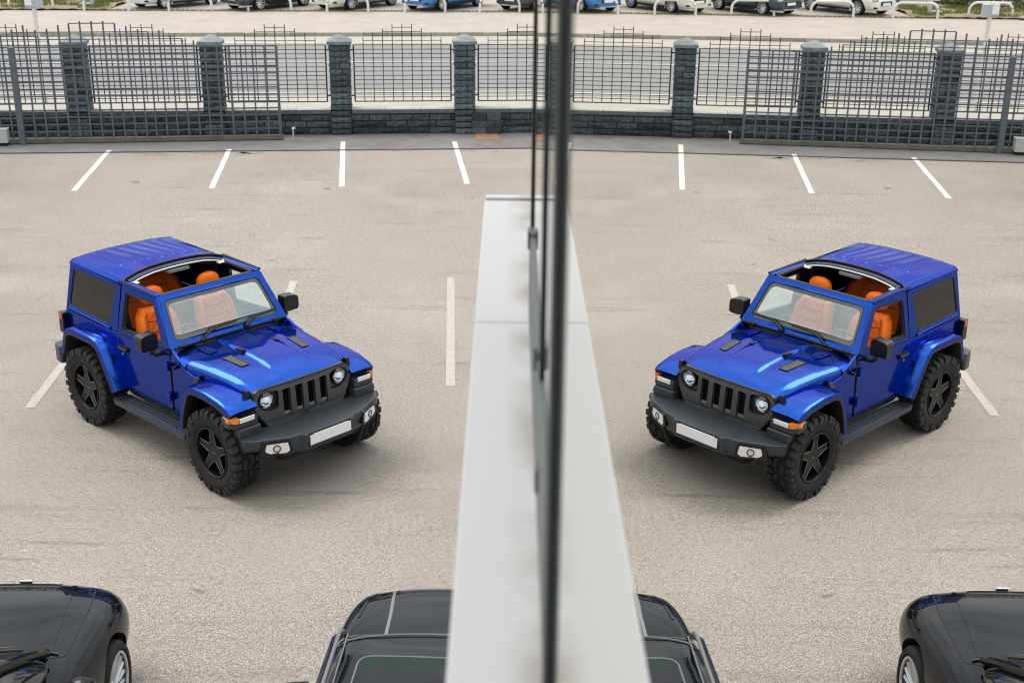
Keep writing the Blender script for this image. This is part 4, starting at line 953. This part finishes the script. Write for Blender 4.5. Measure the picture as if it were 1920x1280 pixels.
# ---- hardtop roof
rx0, rx1 = -3.03, -1.905
def roofz(x, y):
    t = (x - rx0) / (rx1 - rx0); crown = lerp(.035, .092, smooth01(t * 1.2)); v = abs(y) / .655
    z = lerp(1.795, 1.778, t) + crown * (1 - interp(v, [0, .25, .5, .75, 1], [0, .03, .14, .45, 1]))
    rib = 0
    for k in range(-3, 4):
        d = abs(y - k * .148); xs = smooth01((x + 2.93) / .08) * smooth01((-2.02 - .05 * (k < 0) * abs(k) - x) / .10)
        rib += smooth01((.048 - d) / .014) * xs
    z += .013 * rib - smooth01((v - .93) / .07) ** 2 * .022 - smooth01((rx0 + .05 - x) / .05) * .02
    return z
mb = MB(); ux = [rx0, rx0 + .01, rx0 + .025, rx0 + .05] + frange(rx0 + .09, rx1, 70); vy = sorted(set([round(a, 4) for a in frange(-.655, .655, 150)]))
mb.grid(lambda x, y: (x, y, roofz(x, y)), ux, vy)
for s in (-1, 1):
    vs_ = []
    for x in ux: vs_ += [(x, s * .655, roofz(x, s * .655)), (x, s * .670, roofz(x, s * .655) - .012), (x, s * .672, 1.742)]
    mb.add(vs_, [(3 * i + j, 3 * i + 3 + j, 3 * i + 4 + j, 3 * i + 1 + j) for i in range(len(ux) - 1) for j in (0, 1)])
vs_ = []
for y in vy: vs_ += [(rx0, y, roofz(rx0, y)), (rx0 - .004, y, roofz(rx0, y) - .05)]
mb.add(vs_, [(2 * i, 2 * i + 2, 2 * i + 3, 2 * i + 1) for i in range(len(vy) - 1)])
part('hardtop_roof', mb, 'blue', J)
mb = MB(); mb.grid(lambda x, y: (x, y, roofz(x, y) - .03 - .01), frange(rx0 + .02, rx1 - .01, 8), frange(-.64, .64, 20)); part('headlining', mb, 'interior', J)
yy = frange(-.65, .65, 28)
q = MB(); q.tube([(rx1 + .006, y, roofz(rx1, y) + .002) for y in yy], .010, 6); part('front_edge_seal', q, 'seal', J)
q = MB(); vs_ = []
for y in yy: z = roofz(rx1, y); vs_ += [(rx1, y, z - .008), (rx1 + .055, y * .985, z - .035), (rx1 + .06, y * .985, z - .055), (rx1, y, z - .055)]
q.add(vs_, [(4 * i + j, 4 * i + 4 + j, 4 * i + 4 + (j + 1) % 4, 4 * i + (j + 1) % 4) for i in range(len(yy) - 1) for j in range(4)]); part('roof_front_rail', q, 'bluedark', J)
q = MB(); q.tube([(rx1 + .075, y * .97, roofz(rx1, y) - .050) for y in yy], .0085, 6); part('weather_strip', q, 'whiteseal', J)
for s in (-1, 1):
    q = MB(); q.box((rx1 + .05, s * .565 - .06, 1.735), (rx1 + .12, s * .565 + .05, 1.752)); q.box((rx1 + .06, s * .60 - .02, 1.752), (rx1 + .10, s * .60 + .02, 1.765)); part('strip_end', q, 'whiteseal', J, bevel=.006)
q = MB(); q.prism(roundpoly([(-1.96, -.17), (-1.80, -.13), (-1.80, .13), (-1.96, .17)], .03), lambda a, b, t: (a, b, 1.79 - t), 0, .03); rc = part('roof_console', q, 'greyint', J, bevel=.01)
q = MB(); q.box((-1.90, -.10, 1.791), (-1.85, -.03, 1.797)); q.box((-1.90, .03, 1.791), (-1.85, .10, 1.797)); part('console_switches', q, 'interior', rc)
# ---- grille
gf = lambda a, b, t: (.375 - t - .03 * (a / .6) ** 2 - (b - .9) * .08, a, b)
go = roundpoly([(-.625, 1.02, .09), (-.555, 1.092, .09), (.555, 1.092, .09), (.625, 1.02, .09), (.605, .90, .15), (.475, .70, .10), (-.475, .70, .10), (-.605, .90, .15)], .08, 5)
slots = []
for y in (-.235, -.078, .078, .235): slots.append(roundpoly([(y - .047, 1.05), (y + .047, 1.05), (y + .047, .765), (y - .047, .765)], .014, 3))
def scoop(s, e=0):
    P = [(s * (.465 + (.104 + e) * cos(a)), .985 + (.104 + e) * sin(a)) for a in frange(2.15, -1.25, 22)]
    return P + [(s * .42, .866), (s * .355, .868), (s * .333, .885), (s * .328, 1.04), (s * .342, 1.055)]
hh = [scoop(s) for s in (-1, 1)]
q = MB(); q.prism(dens(go, 3), gf, 0, .05, slots + hh); part('grille', q, 'grille', J, bevel=.009, seg=3)
q = MB(); g2 = offset_poly(go, .012); q.prism(dens(g2, 3), lambda a, b, t: gf(a, b, t + .012), 0, .045, [offset_poly(go, .001)]); part('grille_surround', q, 'blackpl', J, bevel=.004)
q = MB(); q.box((.285, -.55, .72), (.30, .55, 1.08)); part('radiator', q, 'blackmatt', J)
for s in (-1, 1):
    # scooped recess shape below each headlamp and half slot next to it
    ci = [(s * (.465 + .100 * cos(a)), .985 + .100 * sin(a)) for a in frange(0, 2 * pi, 28)[:-1]]
    q = MB(); q.prism(dens(scoop(s, .004), 2), lambda a, b, t, s=s: gf(a, b, .012 + t + .045 * smooth01((.47 - abs(a)) / .13)), 0, .01, [ci]); part('headlamp_scoop', q, 'grille', J)
    q = MB(); q.prism(roundpoly([(s * .342, 1.035), (s * .366, 1.03), (s * .372, .90), (s * .345, .895)], .008), lambda a, b, t: gf(a, b, .045 + t), 0, .004); part('blind_slot', q, 'blackmatt', J)
for y in (-.235, -.078, .078, .235):
    q = MB(); q.box((.335, y - .043, .768), (.36, y + .043, .80)); part('slot_insert', q, 'rimedge2', J, bevel=.004)
q = MB(); q.box((.385, -.0, .715), (.388, .002, .72))
# brand-style script in the lower grille: small raised strokes
txt = bpy.data.curves.new('script', 'FONT'); txt.body = 'Jeep'; txt.size = .052; txt.extrude = .0015; txt.align_x = 'CENTER'
to = bpy.data.objects.new('script', txt); C.objects.link(to); bpy.context.view_layer.update()
tme = bpy.data.meshes.new_from_object(to.evaluated_get(bpy.context.evaluated_depsgraph_get())); bpy.data.objects.remove(to)
tme.materials.clear(); tme.materials.append(M['rimedge'])
o = bpy.data.objects.new('grille_lettering', tme); C.objects.link(o); o.parent = J; o.location = (.3885, 0, .722); o.rotation_euler = (pi / 2 - .08, 0, pi / 2)
# ---- front bumper
bo = [(.36, -.86), (.47, -.875), (.55, -.78), (.685, -.47), (.70, -.345), (.745, -.315), (.745, .315), (.70, .345), (.685, .47), (.55, .78), (.47, .875), (.36, .86), (.33, .45), (.33, -.45)]
def bz(x, y):   # top height: slopes down to the front
    return interp(x, [.33, .45, .62, .76], [.715, .710, .700, .682])
q = MB(); n_ = len(bo)
def bl_(a, b, t):
    top = bz(a, b); bot = .47 + .10 * smooth01((abs(b) - .45) / .4); 
    if t == 0: return (a, b, top)
    if t == 1: return (a + (.012 if a > .5 else 0), b, top - .045)
    if t == 2: return (a - (.02 if a > .5 else 0), b, bot + .03)
    return (a - (.06 if a > .5 else 0), b * .985, bot)
lv = [[bl_(a, b, t) for a, b in bo] for t in range(4)]
tri = tessellate_polygon([[Vector((a, b, 0)) for a, b in bo]])
q.add(lv[0], [tuple(t) for t in tri]); q.add(lv[3], [tuple(t[::-1]) for t in tri])
for t in range(3): q.add(lv[t] + lv[t + 1], [(i, (i + 1) % n_, (i + 1) % n_ + n_, i + n_) for i in range(n_)])
bp = part('front_bumper', q, 'plastic', J, bevel=.014, seg=3)
for s in (-1, 1):
    q = MB(); q.box((.30, min(s * .60, s * .875), .70), (.425, max(s * .60, s * .875), .805)); part('bumper_corner', q, 'plastic', J, bevel=.02, seg=3)
    # fog lamp: plane between (.685,.47) and (.55,.78)
    a0 = Vector((.70, s * .47)); a1 = Vector((.57, s * .775)); nn = Vector((.305, s * .13)).normalized() if True else None
    def ff(u, v, t, a0=a0, a1=a1, nn=nn): p = a0 + (a1 - a0) * u; return (p.x + nn.x * t, p.y + nn.y * t, v)
    sh = roundpoly([(-.06, .555), (.12, .525), (.72, .545), (.90, .575), (.80, .675), (.04, .665)], .02)
    q = MB(); q.prism(offset_poly([(u * .33, v) for u, v in sh], .012), lambda u, v, t: ff(u / .33, v, t), -.03, .010); fl = part('fog_lamp', q, 'blackpl', bp, bevel=.004)
    sh2 = roundpoly([(.02, .560), (.14, .540), (.62, .555), (.78, .585), (.72, .655), (.08, .65)], .02)
    q = MB(); q.prism(sh2, ff, -.01, .014); part('fog_lens', q, 'foglens', fl, bevel=.004)
    cir = lambda rr_: [(.42 + rr_ / .33 * cos(a), .60 + rr_ * sin(a)) for a in frange(0, 2 * pi, 20)[:-1]]
    q = MB(); q.prism(cir(.040), ff, .012, .020, [cir(.030)]); part('fog_ring', q, 'rimedge', fl)
    q = MB(); q.prism(cir(.024), ff, .012, .018); part('fog_bulb', q, 'chrome', fl)
q = MB(); q.box((.737, -.262, .556), (.760, .262, .668)); pl = part('number_plate', q, 'white', bp, bevel=.002)
q = MB(); q.box((.728, -.275, .547), (.752, .275, .682)); part('plate_holder', q, 'blackpl', bp, bevel=.003)
for s in (-1, 1): q = MB(); q.box((.748, s * .245 - .012, .668), (.764, s * .245 + .012, .684)); part('plate_clip', q, 'blackpl', bp)
q = MB(); q.box((.30, -.5, .40), (.60, .5, .49)); part('skid_plate', q, 'blackmatt', bp, bevel=.02)
# antenna
q = MB(); q.revolve([(0, .03), (.02, .02), (.028, 0)], (-.70, -.775, 1.075), 'y', 14); 
an = MB(); an.revolve([(0, -.035), (.018, -.03), (.022, 0)], (-.80, -.77, 1.10), 'y', 12); an.tube([(-.80, -.80, 1.10), (-.82, -.80, 1.14), (-.93, -.80, 1.80)], [.012, .004, .0025], 6); part('antenna', an, 'blackpl', J)
# ---- wheels
M['tread'] = mat('tread_rubber', (.014, .0145, .016), .6, spec=.45, noise=[(30, 3, .45, .7, (.03, .03, .03), .6)])
def big_wheel(x, s):
    wl = bpy.data.objects.new('wheel', None); C.objects.link(wl); wl.parent = J; wl.location = (x, s * .80, WR)
    rr = WR; h = .145; ri = .262
    t = MB(); t.revolve([(ri, -h * .80), (ri + .02, -h * .92), (.34, -h), (.395, -h * .98), (rr - .022, -h * .88), (rr - .018, -h * .5), (rr - .018, h * .5), (rr - .022, h * .88), (.395, h * .98), (.34, h), (ri + .02, h * .92), (ri, h * .80)], (0, 0, 0), 'y', 64)
    rnd = random.Random(5)
    def blk(a, da, y0, y1, r0, r1, sk=0.0, yr=None):
        vs = []
        for (rad, tp) in ((r0, 1.0), (r1, .86)):
            for (aa, yy_) in ((a - da * tp, y0), (a + da * tp, y0), (a + da * tp + sk, y1), (a - da * tp + sk, y1)):
                ym = (y0 + y1) / 2; y_ = ym + (yy_ - ym) * tp; vs.append((rad * cos(aa), y_, rad * sin(aa)))
        return vs, [(0, 1, 2, 3), (4, 5, 6, 7), (0, 1, 5, 4), (1, 2, 6, 5), (2, 3, 7, 6), (3, 0, 4, 7)]
    nb = 30
    for k in range(nb):
        a = 2 * pi * k / nb; da = pi / nb
        for side in (-1, 1):
            ex = .010 if k % 2 else 0
            # shoulder lug with its side-wall leg
            t.add(*blk(a + side * .03, da * .72, side * .078, side * (h * .985 + .004 - ex), rr - .024, rr, sk=.03 * side), mi=1)
            v, f = blk(a + side * .03 + .03 * side, da * .66, side * h * .88, side * (h * 1.03 + .003 - ex), rr - .075 + ex * 2, rr - .012, sk=0); t.add(v, f, 1)
            t.add(*blk(a + da * .9 + side * .05, da * .60, side * .010 + (.012 if k % 2 else 0) * side, side * .066, rr - .022, rr + .001, sk=.10 * (1 if k % 2 else -.6)), mi=1)
        for side in (-1, 1):
            t.add(*blk(a + da * (.2 + rnd.random() * .2), da * .30, side * .070, side * .076, rr - .022, rr - .003), mi=1)
    for k in range(48):      # raised bars on the side wall
        a = 2 * pi * k / 48
        if k % 12 in (0, 1): continue
        for side in (-1, 1): v, f = blk(a, .012, side * h * .985, side * (h * 1.012), .355, .385); t.add(v, f, 0)
    part('tyre', t, ['tyre', 'tread'], wl, smooth=True)
    q = MB(); o_ = s
    q.revolve([(ri + .004, o_ * h * .84), (ri + .008, o_ * h * .93), (ri - .004, o_ * h * .96), (ri - .014, o_ * h * .90), (ri - .022, o_ * h * .5), (ri - .035, -o_ * h * .7), (.05, -o_ * h * .6)], (0, 0, 0), 'y', 56)
    # five point star of paired spokes
    Y1 = o_ * h * .62; Y0 = o_ * h * .28
    star = []
    for k in range(5):
        a = 2 * pi * k / 5 + .35; r_o = ri - .020
        star += [(r_o * cos(a - .13), r_o * sin(a - .13)), (r_o * cos(a + .13), r_o * sin(a + .13)), (.095 * cos(a + pi / 5), .095 * sin(a + pi / 5))]
    q.prism(star, lambda a, b, t_: (a, lerp(Y1, Y0, t_) + o_ * .022 * (min(1, math.hypot(a, b) / .2)), b), 0, 1)
    rim = part('rim', q, 'rim', wl, bevel=.005)
    q = MB()
    for k in range(5):
        a = 2 * pi * k / 5 + .35
        for sg in (-1, 1):
            q.tube([(rr_ * cos(a + sg * dd), Y1 + o_ * (.022 * min(1, rr_ / .2) + .001), rr_ * sin(a + sg * dd)) for rr_, dd in ((.10, .55), (.16, .23), (.238, .125))], .0032, 5)
    part('spoke_edges', q, 'galvdark', wl)  # raised spoke edges, toned lighter to paint in their highlights
    for k in range(5):
        a = 2 * pi * k / 5 + .35; q = MB(); hole_ = [(.12 * cos(a), .12 * sin(a))]
        P = lambda rr_, da_: (rr_ * cos(a + da_), rr_ * sin(a + da_))
        tri_ = roundpoly([P(.215, -.055), P(.215, .055), P(.115, 0)], .004, 2)
        q.prism(tri_, lambda a_, b_, t_: (a_, Y1 + o_ * .022 * min(1, math.hypot(a_, b_) / .2) + o_ * .0015 - o_ * t_ * .004, b_), 0, 1); part('spoke_recess', q, 'blackmatt', wl)
    q = MB(); q.revolve([(0, o_ * (h * .62 + .016)), (.030, o_ * (h * .62 + .014)), (.036, o_ * (h * .62 - .01)), (.038, o_ * h * .3)], (0, 0, 0), 'y', 24); part('hub_cap', q, 'rimedge' if True else 'rim', wl)
    q = MB()
    for k in range(5):
        a = 2 * pi * (k + .5) / 5 + .35; q.revolve([(0, o_ * .02), (.009, o_ * .018), (.011, 0)], (.062 * cos(a), Y1 - o_ * .002, .062 * sin(a)), 'y', 8)
    part('wheel_nuts', q, 'rimedge', wl)
    q = MB(); q.revolve([(0, 0), (.165, 0), (.165, -.012 * s), (0, -.012 * s)], (0, s * .01, 0), 'y', 36); part('brake_disc', q, 'rimedge', wl)
for x in (0, -WB):
    for s in (-1, 1): big_wheel(x, s)
def spare():
    sp = bpy.data.objects.new('spare_wheel', None); C.objects.link(sp); sp.parent = J; sp.location = (-3.21, .05, 1.02)
    t = MB(); t.revolve([(.225, -.10), (.33, -.13), (.42, -.12), (.43, .0), (.42, .12), (.33, .13), (.225, .10)], (0, 0, 0), 'x', 40, closed=True); part('tyre', t, 'tyre', sp)
    t = MB(); t.revolve([(.225, -.10), (.19, -.06), (.0, -.05)], (0, 0, 0), 'x', 32); part('rim', t, 'rim', sp)
spare()
# ---- interior
q = MB(); q.prism(roundpoly([(-.93, 1.20), (-1.16, 1.19), (-1.20, 1.10), (-1.14, .80), (-.93, .80)], .04), lambda a, b, t: (a, t, b), -.68, .68); part('dashboard', q, 'interior', J, bevel=.01)
q = MB(); q.prism([(-1.0, 1.203), (-1.14, 1.198), (-1.16, 1.22), (-1.02, 1.24)], lambda a, b, t: (a, t, b), -.55, -.18); part('instrument_hood', q, 'interior', J, bevel=.015)
stw = bpy.data.objects.new('steering_wheel', None); C.objects.link(stw); stw.parent = J; stw.location = (-1.31, -.36, 1.19); stw.rotation_euler = (0, R(-62), 0)
q = MB(); q.tube([(.19 * cos(a), .19 * sin(a), 0) for a in frange(0, 2 * pi, 32)[:-1]], .017, 8, closed=True); part('rim', q, 'greyint', stw)
q = MB(); q.revolve([(0, .02), (.06, .015), (.07, -.02)], (0, 0, 0), 'z', 18)
for a in (0, pi, pi * 1.5): q.tube([(0, 0, 0), (.185 * cos(a), .185 * sin(a), 0)], .016, 6)
part('hub', q, 'interior', stw); q = MB(); q.tube([(0, 0, 0), (0, 0, -.35)], .03, 8); part('column', q, 'interior', stw)
def cushion(mb, fn, nu=14, nv=16, mi=0):
    """fn(u,v)->(front point, back point), closed pillow"""
    us = frange(0, 1, nu); vs = frange(0, 1, nv); n = nv + 1
    F = [fn(u, v)[0] for u in us for v in vs]; B = [fn(u, v)[1] for u in us for v in vs]; o = len(F); fs = []
    for i in range(nu):
        for j in range(nv):
            fs.append((i * n + j, (i + 1) * n + j, (i + 1) * n + j + 1, i * n + j + 1)); fs.append((o + i * n + j, o + i * n + j + 1, o + (i + 1) * n + j + 1, o + (i + 1) * n + j))
    for i in range(nu): fs.append((i * n, i * n + n, o + i * n + n, o + i * n)); fs.append((i * n + nv, o + i * n + nv, o + i * n + n + nv, i * n + n + nv))
    for j in range(nv): fs.append((j, o + j, o + j + 1, j + 1)); fs.append((nu * n + j, nu * n + j + 1, o + nu * n + j + 1, o + nu * n + j))
    mb.add(F + B, fs, mi)
def seat(x, y, name='front_seat', wd=.52, ht=.62, z0=.82, tilt=.30, head=True):
    se = bpy.data.objects.new(name, None); C.objects.link(se); se.parent = J; se.location = (x, y, 0)
    mb = MB()
    def back(u, v):      # u up, v across
        hw = wd / 2 * interp(u, [0, .5, .85, 1], [1.0, 1.0, .86, .62]); yv = (v * 2 - 1); yy_ = yv * hw
        bolster = .07 * smooth01((abs(yv) - .55) / .3) * interp(u, [0, .2, .8, 1], [.6, 1, .8, .1]) * (1 - .9 * smooth01((abs(yv) - .93) / .07))
        e = min(u, 1 - u, v, 1 - v); rnd_ = -.035 * (1 - smooth01(e / .09))
        quilt = 0
        if abs(yv) < .56: 
            qd = min(abs(((u * 6 + abs(yv) * 2.2) % 1) - .5), 1); quilt = -.012 * smooth01((.12 - qd) / .12)
        quilt -= .012 * smooth01((.05 - abs(abs(yv) - .58)) / .05) * (u < .93)
        X = -tilt * u * ht + bolster + rnd_ + quilt + .035; Z = z0 + u * ht
        return (X, yy_, Z), (-tilt * u * ht - .09 + .03 * (1 - smooth01(e / .09)), yy_ * .97, Z)
    cushion(mb, back, 34, 36); part('backrest', mb, 'orange', se)
    mb = MB()
    def base(u, v):
        yv = v * 2 - 1; e = min(u, 1 - u, v, 1 - v); bol = .05 * smooth01((abs(yv) - .6) / .3); q_ = -.01 * smooth01((.12 - abs(((u * 4) % 1) - .5)) / .12) * (abs(yv) < .6)
        return (.02 + u * .48, yv * wd / 2, z0 + .02 + bol + q_ + .02 * u - .04 * (1 - smooth01(e / .1))), (.02 + u * .46, yv * wd / 2 * .95, z0 - .14)
    cushion(mb, base, 18, 22); part('seat_cushion', mb, 'orange', se)
    q = MB(); q.box((.0, -wd / 2 * .8, .56), (.44, wd / 2 * .8, z0 - .12)); part('seat_base', q, 'interior', se, bevel=.02)
    xp = -tilt * ht
    for k, (a, b) in enumerate([((-.62, .22), (-.62, .8)), ((.62, .22), (.62, .8))]):
        pass
    if head:
        q = MB(); q.box((-.085, -.175, -.125), (.085, .175, .12)); part('headrest', q, 'orange', se, sub=3, loc=(xp - .035, 0, z0 + ht + .125))
        0 and part('headrest_pad', mesh_of(MB().box((-.05, -.125, -.08), (.05, .125, .08)), 'hp', 'orange'), None, se, bevel=.045, seg=5, loc=(xp - .035, 0, z0 + ht + .135))
        q = MB()
        for s_ in (-1, 1): q.tube([(xp - .03, s_ * .06, z0 + ht - .02), (xp - .035, s_ * .06, z0 + ht + .1)], .007, 6)
        part('headrest_post', q, 'chrome', se)
    # seat-back logo patch and piping
    q = MB()
    for s_ in (-1, 1):
        q.tube([(back(u, .5 + s_ * .285)[0][0] + .004, back(u, .5 + s_ * .285)[0][1], back(u, .5 + s_ * .285)[0][2]) for u in frange(.05, .9, 14)], .004, 5)
    for u0 in (.34, .58, .76):
        q.tube([(back(u0 + (.06 * abs(t_ - .5)), t_)[0][0] + .004, back(u0, t_)[0][1], z0 + (u0 + .06 * abs(t_ - .5)) * ht) for t_ in frange(.24, .76, 10)], .004, 5)
    part('seat_piping', q, 'stitch', se)
    return se
seat(-1.62, -.37); seat(-1.62, .37)
rs = seat(-2.45, 0, 'rear_seat', 1.02, .66, .88, .28, False)
q = MB(); q.box((-1.75, -.10, .56), (-1.1, .10, .86)); part('centre_console', q, 'interior', J, bevel=.03)
q = MB(); q.tube([(-1.25, 0, .86), (-1.27, 0, 1.0)], .012, 6); q.revolve([(0, .03), (.03, .02), (.03, -.02), (0, -.03)], (-1.27, 0, 1.01), 'z', 12); part('gear_lever', q, 'blackpl', J)
# rear-view mirror behind the screen, seat belts
q = MB(); q.prism(roundpoly([(-.11, -.03), (.11, -.03), (.12, .03), (-.12, .03)], .025), lambda a, b, t: (-1.24 - t, a, 1.645 + b), 0, .03); part('rear_view_mirror', q, 'blackpl', J, bevel=.008)
for s in (-1, 1):
    q = MB(); q.add([(-1.97, s * .63, 1.45), (-1.97, s * .59, 1.45), (-1.80, s * .60, .75), (-1.80, s * .64, .75)], [(0, 1, 2, 3)]); part('seat_belt', q, 'interior', J)
    q = MB(); q.box((-2.0, s * .62 - .03, 1.42), (-1.94, s * .62 + .03, 1.50)); part('belt_anchor', q, 'blackpl', J, bevel=.01)
# ================================================================ TWO BLACK CARS BELOW THE WINDOW
CS = dict(r=.335, wb=2.78, tw=.79, ww=.23, style='multi', rimr=.76, st=[
    (.84, .50, .56, .50, .34, .58, .62), (.80, .64, .74, .66, .26, .64, .735), (.62, .76, .86, .76, .20, .74, .80), (.25, .81, .905, .80, .19, .80, .88), (-.35, .82, .905, .81, .19, .86, .945),
    (-.72, .83, .90, .82, .19, .88, .975), (-1.6, .84, .90, .83, .19, .90, .97), (-2.8, .84, .905, .83, .20, .93, 1.0), (-3.5, .79, .86, .78, .28, .93, 1.0), (-3.78, .66, .76, .66, .40, .86, .95), (-3.84, .52, .6, .5, .5, .76, .82)],
    gh=[(-.49, .72, .62, .92, .955), (-.83, .76, .60, .93, 1.16), (-1.21, .78, .585, .94, 1.345), (-1.63, .78, .58, .95, 1.40), (-2.5, .77, .57, .96, 1.38), (-3.0, .74, .55, .98, 1.22), (-3.3, .70, .54, .98, 1.04)])
A, bA, gA = generic_car('black_coupe', 'glossy black low coupe with silver multi-spoke wheel at bottom left', 'car', (-3.72, 7.68, 0), R(90 + 1.5), 'blackpaint', CS)
va = bvh_of(bA); vg = bvh_of(gA)
for s in (-1, 1):
    ribbon(va, [(.62, s * .60), (.30, s * .66), (-.2, s * .70), (-.44, s * .71), (-.50, s * .62)], .012, m='blackmatt', parent=A)
    ribbon(va, [(.70, s * .42), (.2, s * .50), (-.45, s * .60)], .035, m='blackpaint', name='bonnet_crease', parent=A, lift=.006, thick=.01)
    q = MB(); q.prism(roundpoly([(.50, s * .58), (.70, s * .52), (.66, s * .78), (.38, s * .80)], .06), lambda a, b, t: (a, b, .0 - t), 0, .03)
    q.v = [(x, y, (va.ray_cast(Vector((x, y, 4)), Vector((0, 0, -1)))[0] or Vector((0, 0, .7))).z + z + .004) for x, y, z in q.v]; part('headlight', q, 'darkglass', A)
    car_mirror(A, -.88, s * .86, .98, s, 'blackpaint')
    ribbon(va, [(-.72, .92), (-.75, .3)], .01, m='blackmatt', parent=A, axis='y', side=s)
    q = MB(); q.tube([(-.53, s * .62, .99), (-.85, s * .595, 1.165), (-1.19, s * .575, 1.335), (-1.63, s * .57, 1.395), (-2.5, s * .56, 1.375)], .032, 8); part('roof_pillar', q, 'blackpaint', A)
ribbon(va, [(.62, -.60), (.69, -.3), (.71, 0), (.69, .3), (.62, .60)], .012, m='blackmatt', parent=A)
ribbon(va, [(.745, -.30), (.76, 0), (.745, .30)], .05, m='blackmatt', name='grille', parent=A, lift=.004)
ribbon(va, [(-.44, -.66), (-.41, -.3), (-.40, 0), (-.41, .3), (-.44, .66)], .010, m='rimedge', name='bonnet_rear_edge', parent=A, lift=.012)
q = MB(); q.grid(lambda u, v: (lerp(-.43, -.56, u), v * .60, .966 + .012 * u), frange(0, 1, 3), frange(-1, 1, 12)); part('scuttle', q, 'blackmatt', A)
for y0, y1 in ((-.45, .12), (0, .55)): 
    q = MB(); q.tube([(-.50, y0, .995), (-.56, (y0 + y1) / 2, 1.015), (-.60, y1, 1.03)], .011, 6); part('wiper', q, 'seal', A)
roof_panel(A, gA, -2.6, -1.19, lambda u: .55, 'blackpaint', lift=.02, th=.03)
q = MB(); q.tube([(-1.23 + .10 * (1 - (v) ** 2), v * .575, 1.345 + .03 * (1 - v * v)) for v in frange(-1, 1, 16)], .035, 8); part('windscreen_header', q, 'blackpaint', A)
q = MB(); q.box((.815, -.05, .70), (.83, .05, .735)); part('bonnet_badge', q, 'chrome', A, bevel=.005)
BS = dict(r=.37, wb=2.8, tw=.80, ww=.25, style='ten', rimr=.7, st=[
    (.86, .60, .66, .62, .36, .74, .80), (.84, .72, .80, .74, .28, .80, .93), (.74, .78, .88, .82, .26, .88, 1.00), (.35, .82, .93, .855, .25, .97, 1.05), (-.3, .84, .94, .87, .25, 1.01, 1.10),
    (-.8, .85, .94, .88, .25, 1.04, 1.13), (-1.6, .86, .94, .88, .25, 1.07, 1.12), (-2.8, .86, .94, .88, .25, 1.09, 1.14), (-3.5, .84, .92, .86, .28, 1.08, 1.14), (-3.74, .76, .86, .78, .38, 1.0, 1.05), (-3.8, .62, .7, .62, .46, .9, .95)],
    gh=[(-.22, .80, .70, 1.06, 1.10), (-.50, .82, .68, 1.08, 1.36), (-.83, .82, .66, 1.09, 1.66), (-1.08, .82, .655, 1.10, 1.765), (-2.6, .82, .65, 1.12, 1.79), (-3.2, .80, .64, 1.12, 1.75), (-3.6, .78, .62, 1.10, 1.42), (-3.72, .74, .62, 1.06, 1.15)])
B, bB, gB = generic_car('black_suv', 'large glossy black off-roader with glass roof panel, half hidden by the white ledge', 'car', (-.30, 7.27, 0), R(90 - 3), 'blackpaint', BS)
vb = bvh_of(bB); vgb = bvh_of(gB)
for s in (-1, 1):
    ribbon(vb, [(.72, s * .55), (.3, s * .52), (-.20, s * .505)], .022, m='galvdark', name='bonnet_crease', parent=B, lift=.003, thick=.012)  # grey strip paints the highlight running along the bonnet crease
    ribbon(vb, [(.80, s * .68), (.55, s * .73), (.30, s * .75)], .018, m='blackpaint', name='wing_crease', parent=B, lift=.004, thick=.012)
    ribbon(vb, [(.76, s * .74), (.4, s * .80), (-.2, s * .83), (-.5, s * .84)], .010, m='blackmatt', parent=B)
    q = MB(); q.prism(roundpoly([(-.09, -.075), (.09, -.09), (.09, .06), (-.08, .08)], .03), lambda a, b, t, s=s: (t, s * a, b), -.055, .07); o = part('wing_mirror', q, 'blackpaint', B, bevel=.03, seg=4, loc=(-.80, s * .955, 1.12))
    q = MB(); q.tube([(-.30, s * .66, 1.12), (-.56, s * .64, 1.37), (-.87, s * .625, 1.66), (-1.10, s * .63, 1.77), (-2.6, s * .65, 1.805), (-3.3, s * .63, 1.74)], .018, 8); part('roof_side', q, 'blackpaint', B)
    q = MB(); q.tube([(-1.04, s * .600, 1.79), (-1.10, s * .60, 1.812), (-2.6, s * .60, 1.835), (-3.1, s * .60, 1.81)], .012, 8); part('roof_rail', q, 'galvdark', B)
    q = MB(); q.tube([(-1.08, s * .555, 1.79), (-2.6, s * .548, 1.815), (-3.1, s * .545, 1.79)], .005, 6); part('roof_seam', q, 'galvdark', B)
    q = MB(); q.prism(roundpoly([(.60, s * .56), (.80, s * .50), (.78, s * .74), (.52, s * .80)], .05), lambda a, b, t: (a, b, -t), 0, .03)
    q.v = [(x, y, (vb.ray_cast(Vector((x, y, 4)), Vector((0, 0, -1)))[0] or Vector((0, 0, .8))).z + z + .004) for x, y, z in q.v]; part('headlight', q, 'darkglass', B)
roof_panel(B, gB, -3.2, -.90, lambda u: .635, 'blackpaint', lift=.012, th=.03, curve=-.14)
fr_ = [(-.92 - .135 * (v * v), v * .64) for v in frange(-1, 1, 18)]
q = MB(); P_ = []
for (x, y) in fr_:
    h = vgb.ray_cast(Vector((x - .02, y, 4)), Vector((0, 0, -1))); P_.append((x, y, (h[0].z if h[0] else 1.6) + .012))
q.tube(P_, .0055, 6); part('roof_front_edge', q, 'galvdark', B)
def rz_(x, y):
    h = vgb.ray_cast(Vector((x, y, 4)), Vector((0, 0, -1))); return h[0].z if h[0] else 1.7
so_ = dens(roundpoly([(-1.24, -.46, .09), (-1.24, .46, .09), (-2.9, .46, .05), (-2.9, -.46, .05)], .08), 10)
q = MB(); q.prism(so_, lambda a, b, t: (a, b, rz_(a, b) + .020 - t), 0, .012); part('sunroof_glass', q, 'sunroof', B)
q = MB(); q.tube([(a, b, rz_(a, b) + .016) for a, b in so_], .006, 6, closed=True); part('sunroof_frame', q, 'galvdark', B)
